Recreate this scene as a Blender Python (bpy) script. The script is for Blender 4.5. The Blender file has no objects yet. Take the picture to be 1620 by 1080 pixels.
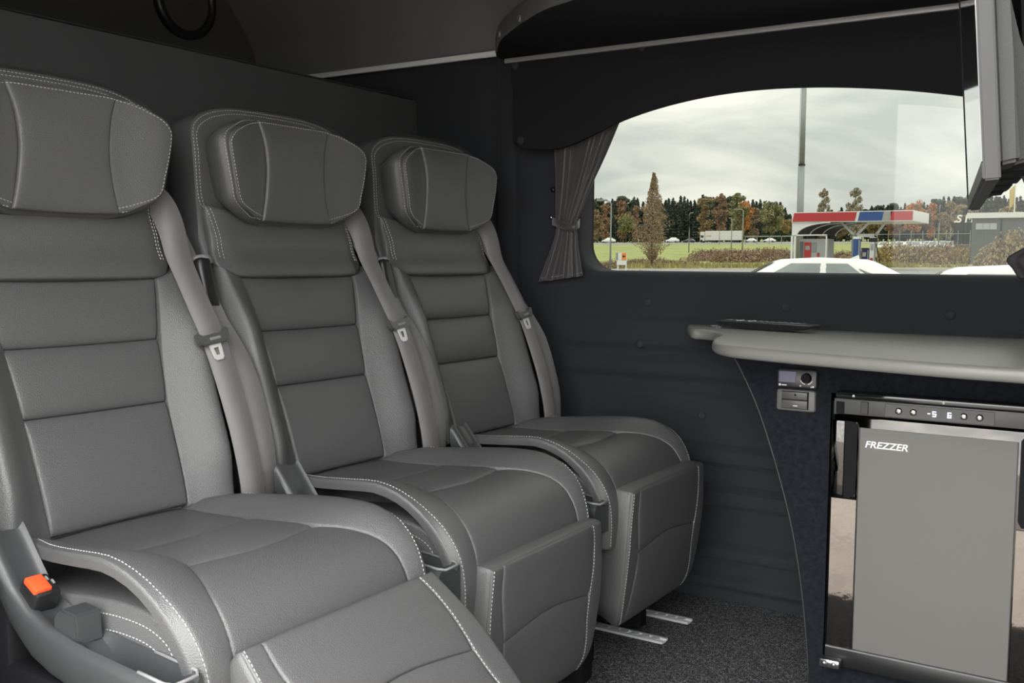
import bpy, bmesh, math, random
from mathutils import Vector, Matrix
from mathutils.bvhtree import BVHTree
random.seed(7)
PI = math.pi
S = bpy.context.scene
C = bpy.context.collection

# ------------------------------------------------------------------ camera
F = 1583.2
AX = (Vector((0.83987004, -0.04950454, 0.54052531)),
      Vector((0.54274047, 0.06347842, -0.83749822)),
      Vector((0.00714827, 0.99675463, 0.08018174)))       # world axes seen by the camera
cam_d = bpy.data.cameras.new('camera')
cam = bpy.data.objects.new('camera', cam_d); C.objects.link(cam)
cam_d.sensor_width = 36; cam_d.lens = F / 1620 * 36
cam_d.clip_start = 0.02; cam_d.clip_end = 2000
cam.matrix_world = Matrix((AX[0], AX[1], AX[2])).to_4x4()
S.camera = cam

# ------------------------------------------------------------------ exposure, sky
S.view_settings.view_transform = 'Standard'; S.view_settings.look = 'None'
S.view_settings.gamma = 1; S.view_settings.use_curve_mapping = False
S.view_settings.exposure = 2.9

def new_world():
    w = bpy.data.worlds.new('overcast_sky'); S.world = w; w.use_nodes = True
    nt = w.node_tree; N = nt.nodes; L = nt.links
    N.clear()
    out = N.new('ShaderNodeOutputWorld'); bg = N.new('ShaderNodeBackground')
    tc = N.new('ShaderNodeTexCoord'); mp = N.new('ShaderNodeMapping'); mp.inputs['Scale'].default_value = (1.0, 1.0, 3.2)
    n1 = N.new('ShaderNodeTexNoise'); n1.inputs['Scale'].default_value = 4.2; n1.inputs['Detail'].default_value = 7; n1.inputs['Roughness'].default_value = .5
    n1.inputs['Distortion'].default_value = .7
    r = N.new('ShaderNodeValToRGB')
    r.color_ramp.elements[0].position = .38; r.color_ramp.elements[0].color = (.72, .755, .765, 1)
    r.color_ramp.elements[1].position = .62; r.color_ramp.elements[1].color = (1.22, 1.20, 1.14, 1)
    L.new(tc.outputs['Generated'], mp.inputs['Vector']); L.new(mp.outputs['Vector'], n1.inputs['Vector'])
    L.new(n1.outputs['Fac'], r.inputs['Fac'])
    # standard overcast sky: three times brighter overhead than at the horizon
    sp = N.new('ShaderNodeSeparateXYZ'); L.new(tc.outputs['Generated'], sp.inputs[0])
    cl = N.new('ShaderNodeClamp'); L.new(sp.outputs['Z'], cl.inputs['Value'])
    ma = N.new('ShaderNodeMath'); ma.operation = 'MULTIPLY_ADD'; ma.inputs[1].default_value = 1.45; ma.inputs[2].default_value = .75; L.new(cl.outputs[0], ma.inputs[0])
    vm = N.new('ShaderNodeVectorMath'); vm.operation = 'SCALE'; L.new(r.outputs['Color'], vm.inputs[0]); L.new(ma.outputs[0], vm.inputs['Scale'])
    L.new(vm.outputs[0], bg.inputs['Color'])
    bg.inputs['Strength'].default_value = 1.0
    L.new(bg.outputs['Background'], out.inputs['Surface'])
new_world()

# ------------------------------------------------------------------ pixel helpers (a pixel gives a direction)
def ray(u, v):
    c = Vector((u - 810, -(v - 540), -F))
    return Vector((AX[0].dot(c), AX[1].dot(c), AX[2].dot(c)))
def onY(u, v, y): r = ray(u, v); return r * (y / r.y)
def onX(u, v, x): r = ray(u, v); return r * (x / r.x)
def onZ(u, v, z): r = ray(u, v); return r * (z / r.z)

# ------------------------------------------------------------------ materials
MATS = {}
def mat(name, col, rough=.5, metal=0, bump=None, spec=None, var=None, coat=0, sheen=0, emit=None):
    """bump=(scale,strength[,kind]) var=(scale,amount)"""
    m = bpy.data.materials.new(name); m.use_nodes = True; MATS[name] = m
    nt = m.node_tree; b = nt.nodes['Principled BSDF']
    b.inputs['Base Color'].default_value = (*col, 1); b.inputs['Roughness'].default_value = rough
    b.inputs['Metallic'].default_value = metal
    if spec is not None: b.inputs['Specular IOR Level'].default_value = spec
    if coat: b.inputs['Coat Weight'].default_value = coat; b.inputs['Coat Roughness'].default_value = .05
    if sheen:
        b.inputs['Sheen Weight'].default_value = sheen; b.inputs['Sheen Roughness'].default_value = .5
    if emit:
        b.inputs['Emission Color'].default_value = (*emit[0], 1); b.inputs['Emission Strength'].default_value = emit[1]
    tc = nt.nodes.new('ShaderNodeTexCoord')
    if bump:
        kind = bump[2] if len(bump) > 2 else 'noise'
        if kind == 'voronoi':
            n = nt.nodes.new('ShaderNodeTexVoronoi'); n.inputs['Scale'].default_value = bump[0]; o = n.outputs['Distance']
        elif kind == 'wave':
            n = nt.nodes.new('ShaderNodeTexWave'); n.inputs['Scale'].default_value = bump[0]; n.bands_direction = 'X'; o = n.outputs['Fac']
        else:
            n = nt.nodes.new('ShaderNodeTexNoise'); n.inputs['Scale'].default_value = bump[0]; n.inputs['Detail'].default_value = 4; o = n.outputs['Fac']
        bp = nt.nodes.new('ShaderNodeBump'); bp.inputs['Strength'].default_value = bump[1]; bp.inputs['Distance'].default_value = .001
        nt.links.new(tc.outputs['Object'], n.inputs['Vector']); nt.links.new(o, bp.inputs['Height']); nt.links.new(bp.outputs['Normal'], b.inputs['Normal'])
    if var:
        n = nt.nodes.new('ShaderNodeTexNoise'); n.inputs['Scale'].default_value = var[0]; n.inputs['Detail'].default_value = 6
        r = nt.nodes.new('ShaderNodeValToRGB'); a = var[1]
        r.color_ramp.elements[0].position = .3; r.color_ramp.elements[1].position = .7
        r.color_ramp.elements[0].color = (*[c * (1 - a) for c in col], 1); r.color_ramp.elements[1].color = (*[min(1, c * (1 + a)) for c in col], 1)
        nt.links.new(tc.outputs['Object'], n.inputs['Vector']); nt.links.new(n.outputs['Fac'], r.inputs['Fac']); nt.links.new(r.outputs['Color'], b.inputs['Base Color'])
    return m
mat('leather', (.077, .0768, .079), .43, bump=(560, .42, 'voronoi'), spec=.55)
mat('leather_smooth', (.068, .068, .070), .40, spec=.6)
mat('stitch', (.50, .50, .49), .7)
mat('felt', (.031, .0325, .037), .95, bump=(900, .5), spec=.15, sheen=.08)
mat('felt_panel', (.072, .071, .073), .95, bump=(700, .5), spec=.12, sheen=.05)
mat('pelmet_felt', (.019, .019, .021), .95, bump=(900, .4), spec=.1)
mat('carpet_panel', (.014, .016, .021), 1.0, bump=(500, .9), spec=.1, var=(90, .35))
mat('cove', (.16, .16, .165), .45, bump=(500, .2))
mat('plastic', (.036, .037, .039), .38, bump=(1200, .25))
mat('plastic_black', (.012, .012, .013), .38)
mat('plastic_dark', (.006, .006, .007), .6, spec=.15)
mat('plastic_grey', (.20, .20, .205), .45)
mat('webbing', (.150, .143, .145), .55, bump=(300, .3), spec=.4, sheen=.2)
mat('chrome', (.75, .75, .74), .18, metal=1)
mat('aluminium', (.62, .63, .64), .32, metal=1)
mat('rail_alu', (.75, .75, .76), .35, metal=.35)
mat('strip_alu', (.42, .42, .43), .45, metal=.3)
mat('strip_pale', (.8, .8, .8), .5)
mat('tongue_grey', (.07, .07, .072), .3)
mat('plate_steel', (.62, .62, .61), .35, metal=.25)
mat('steel_dull', (.35, .35, .36), .35, metal=1)
mat('mirror_trim', (.20, .182, .168), .05, metal=1, bump=(25, .35))
mat('gloss_bezel', (.075, .071, .068), .04, metal=1)
mat('gloss_black', (.012, .012, .014), .06, coat=.6)
mat('door_grey', (.135, .129, .124), .5, bump=(900, .12))
mat('red_button', (.75, .07, .02), .4)
mat('counter', (.20, .196, .184), .36, bump=(900, .2))
mat('curtain', (.062, .054, .058), .45, bump=(900, .2), spec=.5, sheen=.35)
mat('curtain_dark', (.03, .027, .030), .6)
mat('screen_lcd', (.16, .15, .24), .3)
mat('white_print', (.8, .8, .8), .5)
mat('led', (.8, .85, .95), .4, emit=((.8, .88, 1), .35))
mat('button_steel', (.45, .42, .38), .25, metal=1)
mat('tv_edge', (.020, .0195, .021), .45)
mat('tv_back', (.024, .024, .025), .55, bump=(900, .3))
mat('tv_screen', (.012, .012, .013), .015, spec=1.0, coat=1.0)

def carpet():
    m = mat('carpet', (.02, .02, .022), 1.0, bump=(420, 1.0), spec=.1)
    nt = m.node_tree; b = nt.nodes['Principled BSDF']; tc = nt.nodes.new('ShaderNodeTexCoord')
    n = nt.nodes.new('ShaderNodeTexNoise'); n.inputs['Scale'].default_value = 430; n.inputs['Detail'].default_value = 2
    n2 = nt.nodes.new('ShaderNodeTexNoise'); n2.inputs['Scale'].default_value = 120; n2.inputs['Detail'].default_value = 3
    ad = nt.nodes.new('ShaderNodeMath'); ad.operation = 'MULTIPLY_ADD'; ad.inputs[1].default_value = .35
    r = nt.nodes.new('ShaderNodeValToRGB')
    e = r.color_ramp.elements; e[0].position = .60; e[0].color = (.028, .028, .032, 1); e[1].position = .84; e[1].color = (.30, .30, .31, 1)
    k = e.new(.70); k.color = (.050, .050, .054, 1)
    nt.links.new(tc.outputs['Object'], n.inputs['Vector']); nt.links.new(tc.outputs['Object'], n2.inputs['Vector'])
    nt.links.new(n2.outputs['Fac'], ad.inputs[0]); nt.links.new(n.outputs['Fac'], ad.inputs[2])
    nt.links.new(ad.outputs[0], r.inputs['Fac']); nt.links.new(r.outputs['Color'], b.inputs['Base Color'])
carpet()
def glass(name, col, gloss=.05, haze=0):
    m = bpy.data.materials.new(name); m.use_nodes = True; MATS[name] = m
    nt = m.node_tree; N = nt.nodes; N.clear()
    out = N.new('ShaderNodeOutputMaterial'); t = N.new('ShaderNodeBsdfTransparent'); t.inputs['Color'].default_value = (*col, 1)
    g = N.new('ShaderNodeBsdfGlossy'); g.inputs['Roughness'].default_value = .02; g.inputs['Color'].default_value = (1, 1, 1, 1)
    mx = N.new('ShaderNodeMixShader'); mx.inputs[0].default_value = gloss
    nt.links.new(t.outputs[0], mx.inputs[1]); nt.links.new(g.outputs[0], mx.inputs[2])
    last = mx
    if haze:
        d = N.new('ShaderNodeBsdfTranslucent'); d.inputs['Color'].default_value = (.9, .9, .86, 1)
        m2 = N.new('ShaderNodeMixShader'); m2.inputs[0].default_value = haze
        nt.links.new(mx.outputs[0], m2.inputs[1]); nt.links.new(d.outputs[0], m2.inputs[2]); last = m2
    nt.links.new(last.outputs[0], out.inputs['Surface'])
    return m
glass('glass_tint', (.122, .125, .113), .017)
glass('glass_car', (.42, .47, .46), .16)

# ------------------------------------------------------------------ object helpers
def link(name, me, m=None, parent=None, smooth=True, **props):
    o = bpy.data.objects.new(name, me); C.objects.link(o)
    if m: me.materials.append(MATS[m])
    if smooth: me.shade_smooth()
    if parent: o.parent = parent
    for k, v in props.items(): o[k] = v
    return o
def bmobj(name, bm, m=None, parent=None, smooth=False, **props):
    bmesh.ops.recalc_face_normals(bm, faces=bm.faces)
    me = bpy.data.meshes.new(name); bm.to_mesh(me); bm.free()
    return link(name, me, m, parent, smooth, **props)
def thing(name, label, cat, loc=(0, 0, 0), rz=0, group=None):
    o = bpy.data.objects.new(name, None); C.objects.link(o); o.empty_display_size = .05
    o.location = loc; o.rotation_euler = (0, 0, rz); o['label'] = label; o['category'] = cat
    if group: o['group'] = group
    return o
def tag(o, label, cat, group=None):
    o['label'] = label; o['category'] = cat
    if group: o['group'] = group
    return o
def struct(o): o['kind'] = 'structure'; return o
def sharp(o, ang=35):
    me = o.data
    me.shade_smooth(); me.set_sharp_from_angle(angle=math.radians(ang)); return o
def box(bm, lo, hi, bev=0, seg=2):
    vs = [bm.verts.new((x, y, z)) for x in (lo[0], hi[0]) for y in (lo[1], hi[1]) for z in (lo[2], hi[2])]
    fs = [bm.faces.new([vs[i] for i in q]) for q in ((0, 1, 3, 2), (4, 6, 7, 5), (0, 4, 5, 1), (2, 3, 7, 6), (0, 2, 6, 4), (1, 5, 7, 3))]
    if bev:
        es = list({e for f in fs for e in f.edges})
        bmesh.ops.bevel(bm, geom=es, offset=bev, segments=seg, profile=.5, affect='EDGES')
    return vs
def boxobj(name, lo, hi, m, parent=None, bev=0, seg=2, **p):
    bm = bmesh.new(); box(bm, lo, hi, bev, seg)
    o = bmobj(name, bm, m, parent, **p)
    if bev: sharp(o, 40)
    return o
def tube(bm, pts, r, n=8, cap=True):
    pts = [Vector(p) for p in pts]; rings = []
    up = Vector((0, 0, 1))
    for i, p in enumerate(pts):
        d = (pts[min(i + 1, len(pts) - 1)] - pts[max(i - 1, 0)]).normalized()
        a = d.cross(up)
        if a.length < 1e-3: a = d.cross(Vector((1, 0, 0)))
        a.normalize(); b = d.cross(a)
        rr = r[i] if isinstance(r, (list, tuple)) else r
        rings.append([bm.verts.new(p + a * math.cos(2 * PI * k / n) * rr + b * math.sin(2 * PI * k / n) * rr) for k in range(n)])
    for i in range(len(rings) - 1):
        for k in range(n):
            bm.faces.new((rings[i][k], rings[i][(k + 1) % n], rings[i + 1][(k + 1) % n], rings[i + 1][k]))
    if cap:
        bm.faces.new(rings[0]); bm.faces.new(rings[-1][::-1])
def lathe(bm, prof, center, axis, n=24):
    """prof: (radius, along)"""
    axis = Vector(axis).normalized(); a = axis.orthogonal().normalized(); b = axis.cross(a); c = Vector(center)
    rings = []
    for r, h in prof:
        if r < 1e-6: rings.append([bm.verts.new(c + axis * h)])
        else: rings.append([bm.verts.new(c + axis * h + (a * math.cos(2 * PI * k / n) + b * math.sin(2 * PI * k / n)) * r) for k in range(n)])
    for i in range(len(rings) - 1):
        A, B = rings[i], rings[i + 1]
        for k in range(n):
            k2 = (k + 1) % n
            if len(A) == 1 and len(B) == 1: continue
            if len(A) == 1: bm.faces.new((A[0], B[k], B[k2]))
            elif len(B) == 1: bm.faces.new((A[k], A[k2], B[0]))
            else: bm.faces.new((A[k], A[k2], B[k2], B[k]))
def catmull(pts, n=8):
    P = [Vector(p) for p in pts]; P = [P[0] * 2 - P[1]] + P + [P[-1] * 2 - P[-2]]; out = []
    for i in range(1, len(P) - 2):
        for k in range(n):
            t = k / n
            out.append(.5 * ((2 * P[i]) + (P[i + 1] - P[i - 1]) * t + (2 * P[i - 1] - 5 * P[i] + 4 * P[i + 1] - P[i + 2]) * t * t + (3 * P[i] - P[i - 1] - 3 * P[i + 1] + P[i + 2]) * t ** 3))
    out.append(P[-2]); return out
def chaikin(pts, it=2, closed=True):
    pts = [Vector(p) for p in pts]
    for _ in range(it):
        q = []
        for i in range(len(pts) if closed else len(pts) - 1):
            a, b = pts[i], pts[(i + 1) % len(pts)]
            q += [a * .75 + b * .25, a * .25 + b * .75]
        if not closed: q = [pts[0]] + q + [pts[-1]]
        pts = q
    return pts
def interp(xs, ys, x):
    if x <= xs[0]: return ys[0]
    for i in range(len(xs) - 1):
        if x <= xs[i + 1]:
            t = (x - xs[i]) / (xs[i + 1] - xs[i]); return ys[i] + (ys[i + 1] - ys[i]) * t
    return ys[-1]
def sstep(a, b, x):
    t = max(0, min(1, (x - a) / (b - a))); return t * t * (3 - 2 * t)
def extrude_outline(bm, pts, direction):
    d = Vector(direction)
    a = [bm.verts.new(p) for p in pts]; b = [bm.verts.new(Vector(p) + d) for p in pts]; n = len(pts)
    bm.faces.new(a); bm.faces.new(b[::-1])
    for i in range(n): bm.faces.new((a[i], b[i], b[(i + 1) % n], a[(i + 1) % n]))
def copy_tree(o, parent=None):
    c = o.copy(); C.objects.link(c); c.parent = parent
    for ch in list(o.children): copy_tree(ch, c)
    return c

# ------------------------------------------------------------------ cushion builder: pads laid on a curved path
class Path:
    """curve in the x-z plane of a seat, measured by arc length; normal towards the sitter"""
    def __init__(self, pts, z0=None, n=24):
        P = catmull([(p[0], 0, p[1]) for p in pts], n); self.p = P; self.s = [0]
        for i in range(1, len(P)): self.s.append(self.s[-1] + (P[i] - P[i - 1]).length)
        self.flip = 1
    def at(self, s):
        S_ = self.s; P = self.p
        if s <= 0: i = 0
        elif s >= S_[-1]: i = len(P) - 2
        else:
            lo, hi = 0, len(S_) - 1
            while hi - lo > 1:
                m = (lo + hi) // 2
                if S_[m] <= s: lo = m
                else: hi = m
            i = lo
        t = (s - S_[i]) / (S_[i + 1] - S_[i]); p = P[i].lerp(P[i + 1], t)
        a = (P[min(i + 1, len(P) - 1)] - P[max(i - 1, 0)]).normalized(); b = (P[min(i + 2, len(P) - 1)] - P[i]).normalized()
        d = a.lerp(b, max(0, min(1, t))).normalized()
        return p, Vector((d.z, 0, -d.x)) * self.flip
    def M(self, y, s, h):
        p, n = self.at(s); v = p + n * h; return Vector((v.x, y, v.z))
    def s_z(self, z):
        if z <= self.p[0].z and self.p[-1].z > self.p[0].z: return 0
        for i in range(len(self.p) - 1):
            a, b = self.p[i].z, self.p[i + 1].z
            if (a - z) * (b - z) <= 0 and a != b: return self.s[i] + (self.s[i + 1] - self.s[i]) * (z - a) / (b - a)
        return self.s[-1]
    def s_x(self, x):
        if x <= self.p[0].x: return 0
        for i in range(len(self.p) - 1):
            a, b = self.p[i].x, self.p[i + 1].x
            if (a - x) * (b - x) <= 0 and a != b: return self.s[i] + (self.s[i + 1] - self.s[i]) * (x - a) / (b - a)
        return self.s[-1]

def curve_fn(pts):
    """pts: list of 2-tuples -> f(t in 0..1) by arc length"""
    P = catmull([(p[0], p[1], 0) for p in pts], 10) if len(pts) > 2 else [Vector((p[0], p[1], 0)) for p in pts]
    s = [0]
    for i in range(1, len(P)): s.append(s[-1] + (P[i] - P[i - 1]).length)
    def f(t):
        x = t * s[-1]
        for i in range(len(P) - 1):
            if x <= s[i + 1] + 1e-12:
                k = (x - s[i]) / max(1e-9, s[i + 1] - s[i]); return P[i].lerp(P[i + 1], k)
        return P[-1]
    return f
def se(u, p):
    return max(0, 1 - abs(2 * u - 1) ** p) ** (1 / p)
def pad(name, path, bot, top, left, right, m, parent, bulge=.01, h0=None, p=(5, 5), skirt=.02, nu=22, nv=26, puff=0, sheet=False):
    """four-sided upholstered pad; bot/top run in +y, left/right in +s; h0(y,s,u,v) = base height"""
    fb, ft, fl, fr = curve_fn(bot), curve_fn(top), curve_fn(left), curve_fn(right)
    c00, c10, c01, c11 = fb(0), fb(1), ft(0), ft(1)
    bm = bmesh.new(); G = []
    us = [(1 - math.cos(PI * i / nu)) / 2 for i in range(nu + 1)]; vs_ = [(1 - math.cos(PI * j / nv)) / 2 for j in range(nv + 1)]
    for v in vs_:
        row = []
        for u in us:
            q = fb(u) * (1 - v) + ft(u) * v + fl(v) * (1 - u) + fr(v) * u - (c00 * (1 - u) * (1 - v) + c10 * u * (1 - v) + c01 * (1 - u) * v + c11 * u * v)
            y, s = q.x, q.y
            h = (h0(y, s, u, v) if h0 else 0) + bulge * se(u, p[0]) * se(v, p[1]) + puff * math.sin(PI * u) * math.sin(PI * v)
            row.append((y, s, h))
        G.append(row)
    V = [[bm.verts.new(path.M(*q)) for q in row] for row in G]
    for j in range(nv):
        for i in range(nu): bm.faces.new((V[j][i], V[j][i + 1], V[j + 1][i + 1], V[j + 1][i]))
    loop = [(0, i) for i in range(nu)] + [(j, nu) for j in range(nv)] + [(nv, i) for i in range(nu, 0, -1)] + [(j, 0) for j in range(nv, 0, -1)]
    low = [bm.verts.new(path.M(G[j][i][0], G[j][i][1], G[j][i][2] - skirt)) for j, i in loop]
    n = len(loop)
    for k in range(n):
        a, b = loop[k], loop[(k + 1) % n]
        bm.faces.new((V[a[0]][a[1]], low[k], low[(k + 1) % n], V[b[0]][b[1]]))
    if sheet:                                                       # follow the curve with an inner sheet
        ring = dict(zip(loop, low)); U = {}
        for j in range(nv + 1):
            for i in range(nu + 1):
                U[j, i] = ring.get((j, i)) or bm.verts.new(path.M(G[j][i][0], G[j][i][1], G[j][i][2] - skirt))
        for j in range(nv):
            for i in range(nu): bm.faces.new((U[j, i], U[j + 1, i], U[j + 1, i + 1], U[j, i + 1]))
    else: bm.faces.new(low)
    o = bmobj(name, bm, m, parent, smooth=True)
    return sharp(o, 70)
def outline_body(name, path, outline, rings, m, parent, center=None):
    """outline: closed list of (y,s); rings: (inset, h) from back to front"""
    n = len(outline); P = [Vector((q[0], q[1])) for q in outline]
    cx = sum(p.x for p in P) / n; cy = sum(p.y for p in P) / n
    area = sum(P[i].x * P[(i + 1) % n].y - P[(i + 1) % n].x * P[i].y for i in range(n)); sg = 1 if area > 0 else -1
    nor = []
    for i in range(n):
        t = (P[(i + 1) % n] - P[i - 1]).normalized(); nor.append(Vector((-t.y, t.x)) * sg)
    bm = bmesh.new(); R = []
    for ins, h in rings:
        R.append([bm.verts.new(path.M(P[i].x + nor[i].x * ins, P[i].y + nor[i].y * ins, h(P[i].x, P[i].y) if callable(h) else h)) for i in range(n)])
    for a in range(len(R) - 1):
        for i in range(n): bm.faces.new((R[a][i], R[a][(i + 1) % n], R[a + 1][(i + 1) % n], R[a + 1][i]))
    last = rings[-1]
    prev = R[-1]
    for f in (.75, .5, .25):
        ring = []
        for i in range(n):
            y = cx + (P[i].x + nor[i].x * last[0] - cx) * f; s = cy + (P[i].y + nor[i].y * last[0] - cy) * f
            ring.append(bm.verts.new(path.M(y, s, last[1](y, s) if callable(last[1]) else last[1])))
        for i in range(n): bm.faces.new((prev[i], prev[(i + 1) % n], ring[(i + 1) % n], ring[i]))
        prev = ring
    bm.faces.new(prev); bm.faces.new(R[0])
    return sharp(bmobj(name, bm, m, parent, smooth=True), 60)
def stitches(name, lines, parent, L=.0038, gap=.0026, w=.0007, lift=.0004):
    """lines: lists of (point, normal) already on the surface"""
    bm = bmesh.new()
    for ln in lines:
        P = [q[0] for q in ln]; Nn = [q[1] for q in ln]; s = [0]
        for i in range(1, len(P)): s.append(s[-1] + (P[i] - P[i - 1]).length)
        def at(x):
            for i in range(len(P) - 1):
                if x <= s[i + 1]:
                    k = (x - s[i]) / max(1e-9, s[i + 1] - s[i]); return P[i].lerp(P[i + 1], k), Nn[i].lerp(Nn[i + 1], k).normalized()
            return P[-1], Nn[-1]
        x = 0
        while x + L < s[-1]:
            a, n1 = at(x); b, _ = at(x + L); x += L + gap
            d = (b - a)
            if d.length < 1e-5: continue
            d.normalize(); t = d.cross(n1).normalized() * w; u = n1 * lift
            v = [bm.verts.new(a - t * .6 + u * .2), bm.verts.new(a + t * .6 + u * .2), bm.verts.new(b + t * .6 + u * .2), bm.verts.new(b - t * .6 + u * .2)]
            c = [bm.verts.new(a.lerp(b, .2) - t * .3 + u * 2), bm.verts.new(a.lerp(b, .2) + t * .3 + u * 2), bm.verts.new(a.lerp(b, .8) + t * .3 + u * 2), bm.verts.new(a.lerp(b, .8) - t * .3 + u * 2)]
            bm.faces.new(c)
            for k in range(4): bm.faces.new((v[k], v[(k + 1) % 4], c[(k + 1) % 4], c[k]))
    o = bmobj(name, bm, 'stitch', parent); o['kind'] = 'stuff'; return o
def bvh_of(objs):
    vs = []; fs = []
    for o in objs:
        k = len(vs); me = o.data; mw = o.matrix_local
        vs += [mw @ v.co for v in me.vertices]; fs += [[k + i for i in p.vertices] for p in me.polygons]
    return BVHTree.FromPolygons(vs, fs)
def drop(bvh, path, pts, n=60, hi=.12, close=False):
    """(y,s) polyline laid on the upholstery along the path normal"""
    f = curve_fn(pts); out = []
    for i in range(n + 1):
        q = f(i / n); a = path.M(q.x, q.y, hi); b = path.M(q.x, q.y, 0); d = (b - a).normalized()
        loc, nor, idx, dist = bvh.ray_cast(a, d, .4)
        if loc is None: continue
        out.append((loc, nor if nor.dot(d) < 0 else -nor))
    return out

# ================================================================== THE VAN
FLOOR = -.86; YW = 2.41; XB = -1.9
# floor
bm = bmesh.new(); box(bm, (-2.6, 1.30, FLOOR - .05), (1.2, 2.47, FLOOR)); box(bm, (-2.6, .35, FLOOR - .05), (-.90, 1.30, FLOOR))
struct(bmobj('floor', bm, 'carpet'))
# far wall below the window: felt over pressed ribs
RIBS = [(onY(1150, a_, YW).z, onY(1150, b_, YW).z) for a_, b_ in ((700, 735), (763, 798), (852, 880), (902, 925))]
def wall_off(x, z):
    o = 0
    o += .012 * sstep(-.146, -.150, z) * 1.0                        # step under the window belt
    inx = sstep(-1.52, -1.44, x)
    for z0, z1, xa, xb in ((-.225, -.255, -1.40, -.6), (-.30, -.335, -1.36, -.5)):
        o -= .014 * sstep(z0 + .008, z0 - .008, z) * (1 - sstep(z1 + .012, z1 - .012, z)) * sstep(xa - .03, xa + .02, x)
    for za, zb in RIBS: o += .028 * sstep(za, za - .018, z) * (1 - sstep(zb + .012, zb - .004, z)) * sstep(-1.2, -1.1, x)
    o += .006 * sstep(-.43, -.45, z)
    o += .02 * (1 - sstep(-1.555, -1.535, x))                     # pillar cover stands proud
    return o
bm = bmesh.new()
xs = [-2.55 + .05 * i for i in range(19)] + [-1.6 + .01 * i for i in range(60)] + [-1.0 + .05 * i for i in range(45)]
zs = [FLOOR + .0075 * i for i in range(int((.86 - .12) / .0075) + 1)] + [-.12]
V = [[bm.verts.new((x, YW - wall_off(x, z), z)) for x in xs] for z in zs]
for j in range(len(zs) - 1):
    for i in range(len(xs) - 1): bm.faces.new((V[j][i], V[j][i + 1], V[j + 1][i + 1], V[j + 1][i]))
# wall around the window, rounded opening with a soft reveal
wx0, wx1, wz0, wz1, wr = -1.352, .05, -.028, .47, .075
def rrect(x0, x1, z0, z1, r, n=8):
    out = []
    for cx, cz, a0 in ((x1 - r, z1 - r, 0), (x0 + r, z1 - r, 90), (x0 + r, z0 + r, 180), (x1 - r, z0 + r, 270)):
        for k in range(n + 1):
            a = math.radians(a0 + 90 * k / n); out.append((cx + r * math.cos(a), cz + r * math.sin(a)))
    return out
hole = rrect(wx0, wx1, wz0, wz1, wr)
def ring(ins, y):
    return [bm.verts.new((a, y, b)) for a, b in rrect(wx0 + ins, wx1 - ins, wz0 + ins, wz1 - ins, wr - ins * .6)]
outer = []
ZT = 1.0
for a, b in hole:                                                  # push the hole outline out to the wall's edge
    cx, cz = (wx0 + wx1) / 2, (wz0 + wz1) / 2
    dx, dz = a - cx, b - cz
    nx = 1.2 if dx > 0 else -2.55
    nz = ZT if dz > 0 else -.12
    if abs(dx) < (wx1 - wx0) / 2 - wr + 1e-6 and False: nx = a
    outer.append((a, b, nx, nz))
Rr = [ring(-.03, YW), ring(-.012, YW + .001), ring(0, YW + .01), ring(.004, YW + .03), ring(.004, YW + .10)]
for A, B in zip(Rr[:-1], Rr[1:]):
    n = len(A)
    for k in range(n): bm.faces.new((A[k], A[(k + 1) % n], B[(k + 1) % n], B[k]))
Bo = Rr[0]; n = len(Bo); q = n // 4
cor = [bm.verts.new(p) for p in ((1.2, YW, ZT), (-2.55, YW, ZT), (-2.55, YW, -.12), (1.2, YW, -.12))]
pil = lambda v: v
for c in range(4):
    seg = Bo[c * q:(c + 1) * q]
    for k in range(len(seg) - 1): bm.faces.new((cor[c], seg[k], seg[k + 1]))
    bm.faces.new((cor[c], seg[-1], Bo[((c + 1) * q) % n], cor[(c + 1) % 4]))
wall = struct(sharp(bmobj('wall_far', bm, 'felt', smooth=True), 50))
# rounded cover of the pillar beside the seats
bm = bmesh.new()
prof = [(-2.5, .0), (-1.60, .0), (-1.60, -.012), (-1.592, -.02), (-1.545, -.02), (-1.536, -.013), (-1.536, 0)]
a = [bm.verts.new((x, YW + y, -.12)) for x, y in prof[1:]]; b = [bm.verts.new((x, YW + y, .57)) for x, y in prof[1:]]
for i in range(len(a) - 1): bm.faces.new((a[i], a[i + 1], b[i + 1], b[i]))
struct(bmobj('trim_1', bm, 'felt', smooth=True))
# round trim clips pressed into the felt
bm = bmesh.new(); lathe(bm, [(0, .0045), (.006, .0042), (.0095, .003), (.0112, .001), (.0112, -.004)], (0, 0, 0), (0, -1, 0), 16); bmesh.ops.recalc_face_normals(bm, faces=bm.faces)
clip_me = bpy.data.meshes.new('trim_button'); bm.to_mesh(clip_me); bm.free(); clip_me.materials.append(MATS['plastic_dark']); clip_me.shade_smooth()
mat('clip', (.040, .042, .047), .9, spec=.1)
clip_me.materials.clear(); clip_me.materials.append(MATS['clip'])
for u, v in ((1025, 478), (1243, 486), (1503, 498), (1016, 543), (1113, 656), (1107, 827)):
    p = onY(u, v, YW); o = bpy.data.objects.new('trim_button', clip_me); C.objects.link(o); o.parent = wall
    o.location = (p.x, YW - wall_off(p.x, p.z) - .001, p.z)

# window glass: privacy glass, set slightly askew in the opening
bm = bmesh.new(); gx0, gx1 = wx0 - .02, wx1 + .02
gy = lambda x: 2.475 - .033 * (x + .65)
bm.faces.new([bm.verts.new(p) for p in ((gx0, gy(gx0), wz0 - .02), (gx1, gy(gx1), wz0 - .02), (gx1, gy(gx1), wz1 + .02), (gx0, gy(gx0), wz1 + .02))])
struct(bmobj('window_1', bm, 'glass_tint'))

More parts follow.
